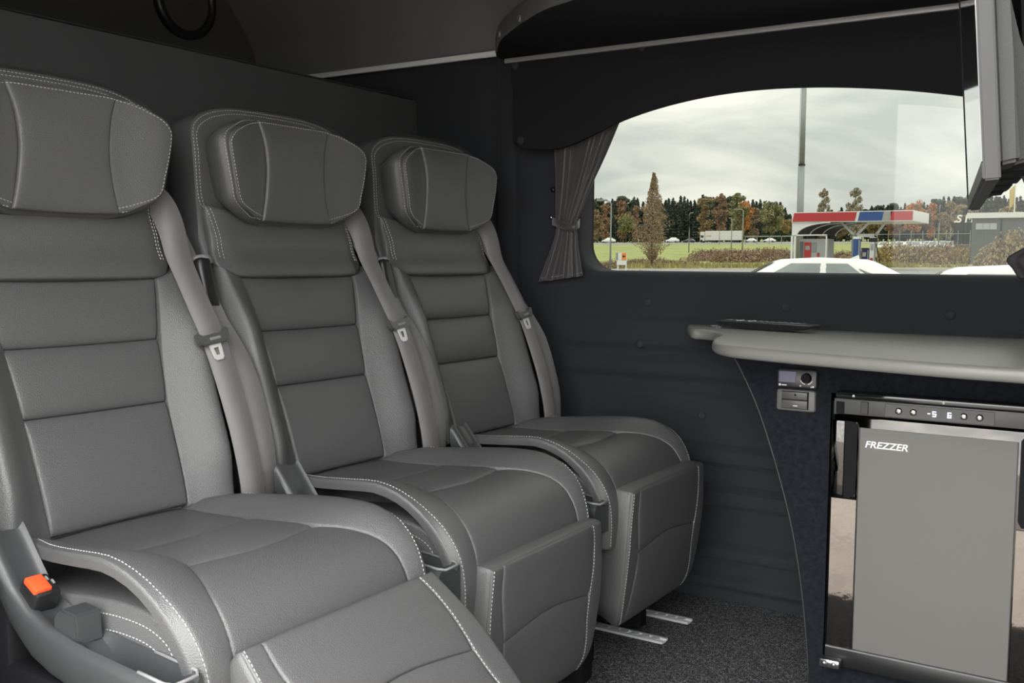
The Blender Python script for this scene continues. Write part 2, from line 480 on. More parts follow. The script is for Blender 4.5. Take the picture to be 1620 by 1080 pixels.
# bulkhead behind the seats, open above
bm = bmesh.new(); box(bm, (XB - .03, .38, FLOOR), (XB, YW - .001, .477), .004, 2)
struct(sharp(bmobj('wall_rear_panel', bm, 'felt_panel')))
bpy.data.objects['wall_rear_panel'].name = 'wall_left'
bm = bmesh.new(); box(bm, (XB - .034, .38, .477), (XB + .003, YW - .03, .481), .0015, 1)
struct(bmobj('trim_2', bm, 'plastic'))
bm = bmesh.new(); box(bm, (-2.60, .38, FLOOR), (-2.55, 2.47, 1.0)); struct(bmobj('wall_back', bm, 'felt_panel'))
# cove between wall and ceiling
bm = bmesh.new()
cp = catmull([(0, YW - .012, .585), (0, YW - .03, .63), (0, YW - .07, .72), (0, 2.22, .85), (0, 2.05, .93), (0, 1.85, .96)], 5)
A = [bm.verts.new((-2.55, p.y, p.z)) for p in cp]; B = [bm.verts.new((1.2, p.y, p.z)) for p in cp]
for i in range(len(cp) - 1): bm.faces.new((A[i], B[i], B[i + 1], A[i + 1]))
bm.faces.new((A[0], B[0], bm.verts.new((1.2, YW, .585)), bm.verts.new((-2.55, YW, .585))))
struct(bmobj('ceiling_cove', bm, 'cove', smooth=True)); bpy.data.objects['ceiling_cove'].name = 'trim_3'
bm = bmesh.new(); box(bm, (-2.6, .35, .96), (1.2, 1.9, 1.0)); struct(bmobj('ceiling', bm, 'felt_panel'))
# near side wall with the open sliding door
bm = bmesh.new()
box(bm, (-2.6, .35, FLOOR), (-1.136, .38, 1.0)); box(bm, (-1.136, .35, .74), (.24, .38, 1.0)); box(bm, (.24, .35, FLOOR), (1.2, .38, 1.0))
struct(bmobj('wall_near', bm, 'felt_panel'))
bm = bmesh.new(); box(bm, (.45, .38, FLOOR), (.5, 2.41, .05)); box(bm, (.45, .38, .80), (.5, 2.41, 1.0)); box(bm, (.45, 1.25, .05), (.5, 2.41, .80)); struct(bmobj('wall_right', bm, 'felt_panel'))   # unseen partition; opening to bare sky added to light the seat fronts
bm = bmesh.new(); box(bm, (-.90, .33, FLOOR - .42), (1.2, 1.30, FLOOR - .38)); box(bm, (-.90, 1.27, FLOOR - .38), (1.2, 1.30, FLOOR - .05)); box(bm, (-.93, .35, FLOOR - .42), (-.90, 1.30, FLOOR - .05)); struct(bmobj('door_step', bm, 'plastic_black')); bpy.data.objects['door_step'].name = 'trim_4'
# aluminium strip along the top of the wall
bm = bmesh.new(); box(bm, (-2.5, YW - .035, .572), (-1.55, YW - .022, .588), .003, 2)
struct(sharp(bmobj('trim_5', bm, 'strip_pale')))
# round loudspeaker on the rear panel
p = onX(290, 2, -2.55)
t = thing('ceiling_speaker', 'round black loudspeaker set above the bulkhead behind the seats', 'speaker', (-2.548, p.y, p.z))
bm = bmesh.new(); lathe(bm, [(.115, 0), (.115, .012), (.105, .022), (.092, .020), (.088, .008)], (0, 0, 0), (1, 0, 0), 40); bmobj('surround_ring', bm, 'plastic_black', t, True)
bm = bmesh.new(); lathe(bm, [(.088, .008), (.06, .012), (.035, .004), (.030, .012), (0, .018)], (0, 0, 0), (1, 0, 0), 40); bmobj('cone', bm, 'felt_panel', t, True)

# ------------------------------------------------------------------ overhead shelf with rounded end
SZ = .55
plan = [onZ(u, v, SZ) for u, v in ((786, 93), (785, 82), (790, 67), (806, 52), (827, 37), (860, 18), (913, 0))]
plan = [Vector((-1.545, 2.40, SZ))] + plan + [Vector((-.85, 1.80, SZ)), Vector((-.5, 1.74, SZ)), Vector((.4, 1.70, SZ)), Vector((.4, 2.40, SZ))]
edge = catmull(plan[:10], 6) + plan[10:]
t = thing('overhead_shelf', 'black overhead shelf with rounded padded end above the window', 'shelf', (-.6, 2.2, SZ))
def loc(p, o): return Vector(p) - o.location
bm = bmesh.new()
P = [Vector((p.x, p.y, 0)) for p in edge]
inn = []
for i, p in enumerate(P):
    a = P[max(i - 1, 0)]; b = P[min(i + 1, len(P) - 1)]; d = (b - a).normalized(); inn.append(Vector((-d.y, d.x, 0)) * -1)
lev = [(.012, 0), (.003, .004), (0, .012), (0, .045), (.004, .053), (.012, .057)]
R = [[bm.verts.new(loc((p.x + n_.x * -ins * 1, p.y + n_.y * -ins, SZ + h), t)) for p, n_ in zip(P, inn)] for ins, h in lev]
for A, B in zip(R[:-1], R[1:]):
    for i in range(len(A) - 1): bm.faces.new((A[i], A[i + 1], B[i + 1], B[i]))
bm.faces.new(R[0]); bm.faces.new(R[-1])
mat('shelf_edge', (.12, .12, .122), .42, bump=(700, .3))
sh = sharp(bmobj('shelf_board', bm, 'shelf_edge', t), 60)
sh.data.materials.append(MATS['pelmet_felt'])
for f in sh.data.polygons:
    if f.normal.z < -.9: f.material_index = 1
bm = bmesh.new(); lathe(bm, [(0, .004), (.006, .0035), (.0085, .001), (.0085, -.004)], (0, 0, 0), (0, 0, 1), 14)
sc_me = bpy.data.meshes.new('cover_cap'); bm.to_mesh(sc_me); bm.free(); sc_me.materials.append(MATS['plastic_grey']); sc_me.shade_smooth()
for u, v in ((783, 80), (791, 54), (822, 29)):
    r = ray(u, v); best = None
    for i in range(len(P) - 1):                                    # where the pixel meets the upright edge
        a, b = P[i], P[i + 1]; d = b - a; den = r.x * d.y - r.y * d.x
        if abs(den) < 1e-9: continue
        tt = (a.x * d.y - a.y * d.x) / den; k = (a.x * r.y - a.y * r.x) / den
        if 0 <= k <= 1 and tt > 0 and (best is None or tt < best[0]): best = (tt, d.normalized())
    if best:
        q = r * best[0]; nn = Vector((best[1].y, -best[1].x, 0))
        if nn.dot(Vector((-1, -1, 0))) < 0: nn = -nn
        o = bpy.data.objects.new('cover_cap', sc_me); C.objects.link(o); o.parent = t
        q.z = max(SZ + .012, min(SZ + .045, q.z)); o.location = loc(q, t); o.rotation_euler = nn.to_track_quat('Z', 'Y').to_euler()
YP = 2.335
bm = bmesh.new(); a = onY(800, 92, YP - .004)
box(bm, (a.x, YP - .012, SZ - .013), (.4, YP - .001, SZ - .0005), .002, 2)
o = sharp(bmobj('edge_strip', bm, 'strip_alu', t)); o.location = -t.location

# ------------------------------------------------------------------ pelmet panel over the window, arched lower edge
low = [onY(u, v, YP) for u, v in ((822, 233), (850, 236), (880, 235), (905, 228), (940, 212), (985, 190), (1040, 171), (1100, 156), (1160, 146), (1220, 140), (1290, 137.5), (1360, 138.5), (1440, 143), (1525, 152), (1600, 163), (1700, 182))]
low = catmull(low, 4)
a0 = onY(808, 100, YP); a1 = onY(818, 225, YP)
bm = bmesh.new()
low = [Vector((a1.x - .004, YP, a1.z))] + low + [Vector((low[-1].x + .2, YP, low[-1].z - .05))]
cols_ = [[bm.verts.new((p.x if k < 2 else (a0.x if i == 0 else p.x), YP + dy, z)) for k, (dy, z) in enumerate(((.012, p.z), (0, p.z), (0, SZ - .004), (.012, SZ - .004)))] for i, p in enumerate(low)]
for A, B in zip(cols_[:-1], cols_[1:]):
    for k in range(4): bm.faces.new((A[k], A[(k + 1) % 4], B[(k + 1) % 4], B[k]))
bm.faces.new(cols_[0]); bm.faces.new(cols_[-1][::-1])
pel = tag(sharp(bmobj('window_pelmet', bm, 'pelmet_felt'), 30), 'black felt pelmet with arched lower edge over the window', 'pelmet')
# its return to the wall on the left
bm = bmesh.new(); box(bm, (a0.x + .001, YP + .012, a1.z), (a0.x + .012, YW - .001, SZ - .004)); o = bmobj('side_return', bm, 'pelmet_felt', pel)
for u, v in ((824, 222), (815, 104), (1015, 74)):
    p = onY(u, v, YP); o = bpy.data.objects.new('snap_button', clip_me); C.objects.link(o); o.parent = pel; o.location = (p.x, YP - .001, p.z)

# ------------------------------------------------------------------ curtains
def curtain(name, label, rows, parent_tie, mirror=False, seed=1):
    """rows: (left pixel, right pixel, fold depth) from top to hem, Y plane"""
    rnd = random.Random(seed)
    t = thing(name, label, 'curtain', (0, 0, 0))
    yc = 2.385
    bm = bmesh.new(); n = 90; G = []
    ctl = [(onY(*a, yc), onY(*b, yc), d, ph) for a, b, d, ph in rows]
    Lp = catmull([c[0] for c in ctl], 8); Rp = catmull([c[1] for c in ctl], 8); D = catmull([(c[2], c[3], 0) for c in ctl], 8)
    for a, b, d in zip(Lp, Rp, D):
        row = []
        for i in range(n + 1):
            u = i / n; p = a.lerp(b, u)
            x_ = (u * 3.6 + .25 * math.sin(u * 7 + seed)) % 1; w = 1.5 * (x_ ** .7 * (1 - sstep(.86, 1, x_))) - .6 + .05 * math.sin(u * PI * 13 + 1)
            row.append(bm.verts.new((p.x, yc - d.x * (w + .2), p.z)))
        G.append(row)
    for j in range(len(G) - 1):
        for i in range(n): bm.faces.new((G[j][i], G[j][i + 1], G[j + 1][i + 1], G[j + 1][i]))
    o = bmobj('cloth', bm, 'curtain', t, True)
    md = o.modifiers.new('thickness', 'SOLIDIFY'); md.thickness = .0012
    return t, o, G
tcur, cloth, G = curtain('curtain', 'grey satin curtain tied back at the seat side of the window', [
    ((876, 205), (992, 172), .012, 0), ((878, 235), (983, 195), .012, 0), ((880, 275), (962, 245), .012, 0), ((880, 320), (940, 292), .011, 0),
    ((880, 345), (922, 335), .010, 0), ((881, 357), (914, 355), .009, 0), ((879, 372), (916, 372), .010, 0), ((872, 395), (918, 392), .012, 0),
    ((862, 422), (922, 415), .014, 0), ((853, 446), (926, 436), .016, 0)], None)
yt = 2.365
def strip(bm, pts, w, nrm, thick=.0012):
    """flat band along pts; w = half width direction vectors list or vector"""
    top = []; 
    for i, p in enumerate(pts):
        ww = w[i] if isinstance(w, list) else w; nn = nrm[i] if isinstance(nrm, list) else nrm
        top.append([bm.verts.new(p - ww + nn * thick), bm.verts.new(p + ww + nn * thick), bm.verts.new(p + ww - nn * thick), bm.verts.new(p - ww - nn * thick)])
    for A, B in zip(top[:-1], top[1:]):
        for k in range(4): bm.faces.new((A[k], A[(k + 1) % 4], B[(k + 1) % 4], B[k]))
    bm.faces.new(top[0]); bm.faces.new(top[-1][::-1])
bm = bmesh.new()
tp = [onY(u, v, y) for u, v, y in ((874, 350, 2.40), (880, 352, 2.375), (893, 357, 2.362), (905, 359, 2.362), (914, 356, 2.372), (917, 352, 2.395))]
strip(bm, catmull(tp, 5), Vector((0, 0, .0105)), Vector((0, -1, 0)))
bmobj('tie_band', bm, 'curtain', tcur, True)
bm = bmesh.new(); p = onY(873, 344, YW); lathe(bm, [(0, .006), (.004, .005), (.0055, .001), (.0055, -.002)], (p.x, YW - .002, p.z), (0, -1, 0), 12); bmobj('tie_knob', bm, 'chrome', tcur, True)
bm = bmesh.new(); p = onY(876, 300, YW); lathe(bm, [(0, .007), (.006, .006), (.008, .001), (.008, -.002)], (p.x, YW - .002, p.z), (0, -1, 0), 12); bmobj('tie_knob', bm, 'plastic_black', tcur, True)
hem = [v for v in cloth.data.vertices][-91:]
hl = []
rowv = [cloth.data.vertices[len(cloth.data.vertices) - 91 * 3 + i].co.copy() for i in range(91)]
stitches('hem_stitching', [[(p + Vector((0, -.0008, 0)), Vector((0, -1, 0))) for p in rowv]], tcur, L=.006, gap=.001, w=.0016)
tc2, cl2, _ = curtain('curtain', 'dark curtain tied back behind the television at the front end of the window', [
    ((1572, 130), (1800, 150), .012, 0), ((1583, 180), (1790, 200), .012, 0), ((1600, 240), (1760, 260), .012, 0), ((1625, 300), (1740, 310), .011, 0),
    ((1645, 345), (1712, 350), .009, 0), ((1650, 362), (1710, 366), .008, 0), ((1632, 385), (1720, 390), .010, 0), ((1594, 408), (1740, 420), .013, 0), ((1603, 426), (1745, 445), .013, 0), ((1612, 440), (1748, 455), .013, 0)], None, seed=2)
cl2.data.materials.clear(); cl2.data.materials.append(MATS['curtain_dark'])
bm = bmesh.new(); tp = [onY(u, v, y) for u, v, y in ((1644, 352, 2.39), (1652, 355, 2.37), (1680, 358, 2.36), (1706, 358, 2.37), (1716, 354, 2.40))]
strip(bm, catmull(tp, 5), Vector((0, 0, .0105)), Vector((0, -1, 0))); bmobj('tie_band', bm, 'curtain_dark', tc2, True)

# ================================================================== SEATS
SX, SY0, PITCH = -1.335, .955, .5
back = Path([(.02, .40), (0, .46), (-.06, .637), (-.117, .81), (-.134, .88), (-.138, .95), (-.138, 1.05), (-.142, 1.10), (-.150, 1.16), (-.165, 1.205)])
seatp = Path([(-.06, .44), (0, .442), (.07, .442), (.14, .447), (.22, .455), (.29, .460), (.355, .455), (.402, .434), (.428, .395), (.435, .345), (.43, .285)])
seatp.flip = -1
bz = lambda z: back.s_z(z + .86)                                   # world height -> arc length on the backrest
sx = lambda x: seatp.s_x(x)

def seat_back(t):
    parts = []
    # shell
    half = [(.0, -.425), (.12, -.425), (.195, -.42), (.207, -.38), (.212, -.2), (.208, -.05), (.203, .04), (.208, .12), (.213, .20), (.214, .246), (.203, .268), (.165, .289), (.10, .303), (.0, .306)]
    pts = [(y, bz(z)) for y, z in half] + [(-y, bz(z)) for y, z in half[-2:0:-1]]
    ol = [(p.x, p.y) for p in chaikin([(a, b, 0) for a, b in pts], 2)]
    def hf(y, s): return -.014 - .020 * sstep(bz(.0), bz(.09), s)
    sh = outline_body('back_shell', back, ol, [(.02, -.115), (.006, -.11), (0, -.10), (.0, -.03), (.002, lambda y, s: hf(y, s) - .006), (.008, lambda y, s: hf(y, s) - .001), (.016, hf), (.035, hf)], 'leather', t)
    parts.append(sh)
    # centre panels
    hw = lambda z: interp([-.41, -.24, -.137, -.036], [.122, .126, .137, .157], z)
    zz = [-.405, -.239, -.137, -.036]
    for k in range(3):
        z0, z1 = zz[k], zz[k + 1]; dip = .012 if k == 1 else .006
        a = [(-hw(z0), bz(z0)), (0, bz(z0)), (hw(z0), bz(z0))]; b = [(-hw(z1), bz(z1)), (0, bz(z1)), (hw(z1), bz(z1))]
        parts.append(pad('centre_panel', back, a, b, [a[0], b[0]], [a[2], b[2]], 'leather', t, bulge=.013, p=(9, 3.2), skirt=.03, puff=.004,
                         h0=lambda y, s, u, v: -.006 + .006 * (abs(y) / .14) ** 2))
    # bolsters
    for sg in (-1, 1):
        inner = [(sg * hw(z), bz(z)) for z in (-.41, -.33, -.239, -.137, -.037)]
        outer = [(sg * y, bz(z)) for y, z in ((.196, -.415), (.214, -.33), (.220, -.24), (.220, -.13), (.206, -.012))]
        bot = [inner[0], outer[0]]; top = [inner[-1], (sg * .185, bz(-.028)), outer[-1]]
        h0 = lambda y, s, u, v: -.004 + .048 * sstep(.112, .195, abs(y)) * (.35 + .65 * sstep(bz(-.01), bz(-.15), s)) * (1 - .35 * sstep(bz(-.33), bz(-.41), s)) - .050 * sstep(.192, .226, abs(y))
        if sg < 0: args = (bot[::-1], top[::-1], outer, inner)
        else: args = (bot, top, inner, outer)
        parts.append(pad('side_bolster', back, *args, 'leather', t, bulge=.009, p=(11, 11), skirt=.045, h0=h0))
        # piping on the outer edge
        bm = bmesh.new(); tube(bm, [back.M(sg * (abs(y) + .002), s, -.022) for y, s in [(p.x, p.y) for p in catmull([(a, b, 0) for a, b in outer], 8)]], .0042, 8)
        bmobj('piping', bm, 'leather_smooth', t, True)
    # upper band
    bot = [(-.198, bz(-.008)), (-.186, bz(-.028)), (-.157, bz(-.036)), (0, bz(-.037)), (.157, bz(-.036)), (.186, bz(-.028)), (.198, bz(-.008))]
    top = [(-.190, bz(.10)), (-.1, bz(.085)), (0, bz(.085)), (.1, bz(.085)), (.190, bz(.10))]
    parts.append(pad('upper_band', back, bot, top, [bot[0], (-.194, bz(.04)), top[0]], [bot[-1], (.194, bz(.04)), top[-1]], 'leather', t, bulge=.012, p=(8, 5), skirt=.03, nu=30,
                     h0=lambda y, s, u, v: -.006 - .010 * sstep(.15, .2, abs(y)) - .016 * sstep(bz(.03), bz(.09), s) + .012 * sstep(bz(.03), bz(-.02), s) * (1 - v)))
    return parts
def headrest(t):
    half = [(0, .066), (.085, .066), (.122, .073), (.170, .098), (.182, .13), (.199, .203), (.196, .226), (.172, .244), (.115, .265), (0, .268)]
    pts = [(y, bz(z)) for y, z in half] + [(-y, bz(z)) for y, z in half[-2:0:-1]]
    ol = [(p.x, p.y) for p in chaikin([(a, b, 0) for a, b in pts], 2)]
    def hf(y, s): return .008 + .026 * sstep(.06, .19, abs(y))
    hr = outline_body('headrest', back, ol, [(.026, -.05), (.016, -.03), (-.001, lambda y, s: hf(y, s) * .3 - .005), (-.002, lambda y, s: hf(y, s) - .012), (.003, lambda y, s: hf(y, s) - .004), (.010, hf), (.02, lambda y, s: hf(y, s) - .006)], 'leather', t)
    parts = [hr]
    # centre and wing cushions
    cl = lambda sg: [(sg * y, bz(z)) for y, z in ((.092, .072), (.082, .12), (.077, .17), (.082, .22), (.096, .262))]
    L, R = cl(-1), cl(1)
    parts.append(pad('headrest_panel', back, [L[0], (0, bz(.070)), R[0]], [L[-1], (0, bz(.266)), R[-1]], L, R, 'leather', hr, bulge=.010, p=(7, 6), skirt=.03, puff=.004,
                     h0=lambda y, s, u, v: .010 + .008 * (abs(y) / .09) ** 2))
    for sg in (-1, 1):
        inn = cl(sg)
        out = [(sg * y, bz(z)) for y, z in ((.116, .079), (.162, .104), (.174, .14), (.1865, .198), (.1855, .220), (.162, .238), (.107, .258))]
        bot = [inn[0], out[0]]; top = [inn[-1], out[-1]]
        h0 = lambda y, s, u, v: .012 + .024 * sstep(.07, .19, abs(y))
        if sg < 0: args = (bot[::-1], top[::-1], out, inn)
        else: args = (bot, top, inn, out)
        parts.append(pad('headrest_panel', back, *args, 'leather', hr, bulge=.008, p=(8, 8), skirt=.03, h0=h0))
    return hr, parts
def seat_cushion(t):
    parts = []
    # lower cushion block
    prof = [(-.05, .29), (-.05, .395)] + [(q.x, q.z) for q in (seatp.M(0, s, -.018) for s in [.06 + i * (seatp.s[-1] - .06) / 24 for i in range(25)])] + [(.36, .27), (.2, .285)]
    bm = bmesh.new(); n = len(prof); R = []
    for y, k in ((-.2135, .955), (-.2120, .985), (-.2080, 1), (.2080, 1), (.2120, .985), (.2135, .955)):
        cx_, cz_ = .19, .35
        R.append([bm.verts.new((cx_ + (x - cx_) * k, y, cz_ + (z - cz_) * k)) for x, z in prof])
    for A, B in zip(R[:-1], R[1:]):
        for i in range(n): bm.faces.new((A[i], A[(i + 1) % n], B[(i + 1) % n], B[i]))
    bm.faces.new(R[0]); bm.faces.new(R[-1])
    lower = sharp(bmobj('lower_cushion', bm, 'leather', t, True), 45)
    # seam between centre and wings
    seamR = [(.118, sx(-.05)), (.126, sx(.06)), (.128, sx(.14)), (.118, sx(.22)), (.118, sx(.29)), (.140, sx(.345)), (.160, sx(.395)), (.166, sx(.43)), (.166, seatp.s[-1] - .03), (.166, seatp.s[-1])]
    f = curve_fn(seamR)
    def split(k0, k1, n=6):
        return [tuple(seamR[i]) for i in range(k0, k1 + 1)]
    segs = [(0, 2), (2, 4), (4, 9)]
    for k, (a, b) in enumerate(segs):
        R_ = split(a, b); L_ = [(-y, s) for y, s in R_]
        mid0 = (0, R_[0][1]); mid1 = (0, R_[-1][1])
        bow = [0, .016, .016, 0]
        bt = [L_[0], (0, R_[0][1] + bow[k]), R_[0]]; tp_ = [L_[-1], (0, R_[-1][1] + bow[k + 1]), R_[-1]]
        parts.append(pad('seat_panel', seatp, bt, tp_, L_, R_, 'leather', t, bulge=.011, p=(13, 4), skirt=.03, puff=.003 if k < 2 else .001, nv=26 if k < 2 else 44, sheet=True,
                         h0=lambda y, s, u, v: -.004))
    S1 = seatp.s[-1]
    for sg in (-1, 1):
        outr = [(.140, sx(-.03)), (.165, sx(.02)), (.200, sx(.08)), (.222, sx(.16)), (.231, sx(.25)), (.228, sx(.34)), (.224, sx(.40)), (.220, sx(.43)), (.214, S1 - .03), (.208, S1)]
        inn = [(sg * y, s) for y, s in seamR]; out = [(sg * y, s) for y, s in outr]
        bot = [inn[0], out[0]]; top = [inn[-1], out[-1]]
        if sg > 0:
            h0 = lambda y, s, u, v: .026 * math.sin(PI * u * .8) * sstep(0, .15, s) * (1 - .75 * sstep(S1 - .24, S1 - .10, s)) - .030 * sstep(.6, 1, u)
            args = (bot, top, inn, out)
        else:
            h0 = lambda y, s, u, v: (.034 * math.sin(PI / 2 * (1 - u)) ** .8 * sstep(.0, .16, s) * (1 - sstep(S1 - .30, S1 - .14, s))) + .003 * math.sin(PI * u) * sstep(S1 - .26, S1 - .12, s) - .010 * sstep(.75, 1, 1 - u) * sstep(S1 - .26, S1 - .12, s)
            args = (bot[::-1], top[::-1], out, inn)
        parts.append(pad('seat_wing', seatp, *args, 'leather', t, bulge=.007, p=(14, 14), skirt=.010, h0=h0, nv=44, sheet=True))
    return lower, parts, seamR

def make_seat(label):
    t = thing('passenger_seat', label, 'seat', (SX, SY0, FLOOR), 0, 'passenger seats in the row')
    bp = seat_back(t); hr, hp = headrest(t)
    lower, cp_, seamR = seat_cushion(t)
    S1 = seatp.s[-1]
    bvb = bvh_of(bp); bvh_h = bvh_of(hp); bvc = bvh_of(cp_)
    # stitching on the backrest rim, double row
    lines = []
    half = [(.186, -.003), (.184, .04), (.186, .085), (.198, .12), (.203, .20), (.204, .238), (.194, .258), (.160, .278), (.10, .291), (0, .294)]
    for off in (0, .007):
        pl = [(max(0, y - off), bz(z - off * (1 if z > .2 else 0))) for y, z in half]
        lines.append(drop(bvb, back, pl + [(-y, s) for y, s in pl[-2::-1]], 260))
    stitches('rim_stitching', lines, t)
    # headrest stitching
    lines = []
    out = [(.098, .075), (.124, .082), (.164, .106), (.176, .14), (.189, .198), (.188, .222), (.164, .241), (.107, .262), (0, .266)]
    for sg in (-1, 1):
        for off in (0, .0065):
            pl = [(sg * max(.0, y - off), bz(z + (off if z < .1 else (-off if z > .22 else 0)))) for y, z in out]
            lines.append(drop(bvh_h, back, pl, 130))
    stitches('headrest_stitching', lines, hr)
    # cushion stitching
    lines = []
    for sg in (-1, 1):
        for off in ((.024,) if sg > 0 else (.010,)):
            pl = [(sg * (y - off), s) for y, s in ((.199, sx(.085)), (.220, sx(.16)), (.229, sx(.25)), (.226, sx(.34)), (.222, sx(.40)), (.218, sx(.43)), (.212, S1 - .03), (.208, S1 - .005))]
            lines.append(drop(bvc, seatp, pl, 120))
    stitches('seat_stitching', lines, t)
    lines = []
    for off in (.014, .034):
        for sg in (-1, 1):
            pl = [seatp.M(sg * .2137, s, -.022 - off) for s in [.10 + i * (S1 - .13) / 60 for i in range(61)]]
            lines.append([(p, Vector((0, sg, 0))) for p in pl])
    stitches('side_stitching', lines, lower)
    # base frame under the cushion
    bm = bmesh.new(); box(bm, (-.02, -.19, .10), (.34, .19, .285), .01, 2); o = sharp(bmobj('seat_base', bm, 'plastic_black', t))
    for y in (-.13, .13):
        bm = bmesh.new(); box(bm, (-.06, y - .02, .008), (.36, y + .02, .105), .004, 1); bmobj('base_foot', bm, 'plastic_dark', t)
    # folded armrest on the window-away side
    arm = Path([(back.M(0, bz(-.35), .012).x, back.M(0, bz(-.35), .012).z), (back.M(0, bz(-.2), .016).x, back.M(0, bz(-.2), .016).z), (back.M(0, bz(-.08), .018).x, back.M(0, bz(-.08), .018).z), (back.M(0, bz(0.0), .020).x, back.M(0, bz(0.0), .020).z)])
    La = arm.s[-1]
    ol = chaikin([(-.262, .012, 0), (-.255, 0, 0), (-.235, 0, 0), (-.226, .012, 0), (-.226, La - .05, 0), (-.228, La - .01, 0), (-.232, La, 0), (-.255, La, 0), (-.262, La - .012, 0), (-.262, La - .05, 0)], 2)
    ar = outline_body('armrest', arm, [(p.x, p.y) for p in ol], [(.004, -.06), (0, -.054), (0, .000), (.002, .006), (.006, .010), (.010, .011)], 'plastic_black', t)
    bm = bmesh.new(); a = arm.M(-.239, La - .002, -.012); lathe(bm, [(0, .006), (.018, .005), (.0215, 0), (.0215, -.012)], a, (arm.at(La)[0] - arm.at(La - .05)[0]), 20); bmobj('armrest_cap', bm, 'plastic_grey', ar, True)
    bm = bmesh.new(); a = arm.M(-.225, -.006, 0); box(bm, (a.x - .006, a.y - .008, a.z - .006), (a.x + .006, a.y + .008, a.z + .004), .002, 1); bmobj('armrest_bolt', bm, 'white_print', ar)
    # plastic side tray
    st = [(.095, .535, 0), (.10, .530, 0), (.125, .500, 0), (.15, .470, 0), (.18, .447, 0), (.22, .433, 0), (.27, .424, 0), (.285, .423, .3), (.30, .421, 1), (.34, .418, 1), (.385, .415, 1), (.415, .413, 1), (.422, .412, .4), (.428, .411, 0), (.442, .409, 0)]
    bm = bmesh.new(); R = []
    for x, z, d in st:
        z -= .020; dd = .030 * d
        wy = 1.0
        pr = [(-.262, -.060), (-.270, -.045), (-.272, -.012), (-.268, -.003), (-.262, 0), (-.254, -.002 - dd * .3), (-.249, -.006 - dd), (-.232, -.008 - dd), (-.224, -.008 - dd), (-.220, -.004 - dd * .3), (-.217, 0), (-.2145, -.01), (-.2145, -.06)]
        R.append([bm.verts.new((x + (.03 if j in (0, 12) and x < .1 else 0), y, max(.13, z + dz))) for j, (y, dz) in enumerate(pr)])
    for A, B in zip(R[:-1], R[1:]):
        for i in range(len(A) - 1): bm.faces.new((A[i], A[i + 1], B[i + 1], B[i]))
    bm.faces.new(R[0]); bm.faces.new(R[-1][::-1])
    tr = sharp(bmobj('side_tray', bm, 'plastic', t, True), 40)
    bm = bmesh.new(); tube(bm, [(.39, -.263, .3955), (.433, -.262, .3915), (.443, -.255, .3900), (.443, -.224, .3900), (.434, -.217, .3912), (.36, -.2165, .397)], .0022, 6); bmobj('rim_highlight', bm, 'plastic_grey', tr, True)  # pale tube stands in for the highlight on the tray's front rim
    bm = bmesh.new(); box(bm, (-.055, -.264, .02), (.415, -.2155, .345), .01, 2); box(bm, (-.055, -.2635, .30), (.13, -.2160, .425), .008, 2); sharp(bmobj('side_cover', bm, 'plastic_dark', t))
    # buckle with red button, lever block
    by, bx_, bzz = -.244, .172, .440
    bm = bmesh.new(); box(bm, (-.019, -.017, -.03), (.019, .017, .014), .004, 2); bk_ = sharp(bmobj('buckle', bm, 'plastic_black', t)); bk_.location = (bx_, by, bzz); bk_.rotation_euler = (0, math.radians(28), 0)
    bm = bmesh.new(); box(bm, (-.015, -.0165, .004), (.013, .006, .0185), .002, 2); sharp(bmobj('release_button', bm, 'red_button', bk_))
    for yy in (.010, .014):
        bm = bmesh.new(); box(bm, (-.011 + (yy - .01) * 2, yy - .0012, .012), (-.004 + (yy - .01) * 2, yy + .0012, .0155)); bmobj('slot_tooth', bm, 'plastic_grey', bk_)
    bm = bmesh.new()
    extrude_outline(bm, [(.222, -.258, .400), (.222, -.258, .424), (.236, -.258, .436), (.266, -.258, .433), (.270, -.258, .395)], (0, .036, 0))
    bmesh.ops.bevel(bm, geom=list(bm.edges), offset=.0025, segments=2, affect='EDGES'); sharp(bmobj('recline_lever', bm, 'plastic', t))
    # shoulder belt: front strap with tongue and second strap
    def belt(name, pts, m='webbing', wdt=.0235, tw=None):
        bm = bmesh.new(); P = []; W = []; Nn = []
        cs = catmull([(y, z, h) for y, z, h in pts], 8)
        P = [back.M(q.x, bz(q.y), q.z) for q in cs]
        for i, p in enumerate(P):
            d = (P[min(i + 1, len(P) - 1)] - P[max(i - 1, 0)]).normalized(); n0 = back.at(bz(cs[i].y))[1]
            k = i / (len(P) - 1); ang = interp(*tw, k) if tw else 0
            w = d.cross(n0).normalized(); w = (Matrix.Rotation(math.radians(ang), 3, d) @ w); W.append(w * wdt); Nn.append(d.cross(w).normalized())
        strip(bm, P, W, Nn, .0008); return bmobj(name, bm, m, t, True)
    A = belt('shoulder_belt', [(.186, .125, -.045), (.198, .095, -.010), (.203, .05, .012), (.204, 0, .022), (.204, -.08, .044), (.208, -.16, .060), (.214, -.25, .064), (.220, -.33, .060), (.226, -.41, .045), (.230, -.46, .02)], tw=([0, .12, .25, .4, 1], [55, 40, 18, 6, 8]))
    belt('lap_belt', [(.200, .10, -.05), (.214, .065, -.020), (.228, .02, -.002), (.240, -.05, .018), (.250, -.12, .034), (.259, -.20, .050), (.263, -.28, .056), (.262, -.36, .052), (.259, -.46, .02)], tw=([0, .2, .5, .65, .8, 1], [40, 15, -5, 22, 8, 8]))
    # tongue
    s0 = bz(-.155); p0, n0 = back.at(s0); d0 = (back.at(s0 + .02)[0] - back.at(s0 - .02)[0]).normalized()
    c = back.M(.200, s0, .0655); X = Vector((0, 1, 0)); mt = Matrix((X, d0, X.cross(d0))).transposed()
    if mt.col[2].dot(n0) < 0: mt = Matrix((-X, d0, (-X).cross(d0))).transposed()
    M4 = Matrix.Translation(c) @ mt.to_4x4() @ Matrix.Rotation(math.radians(8), 4, 'Z')
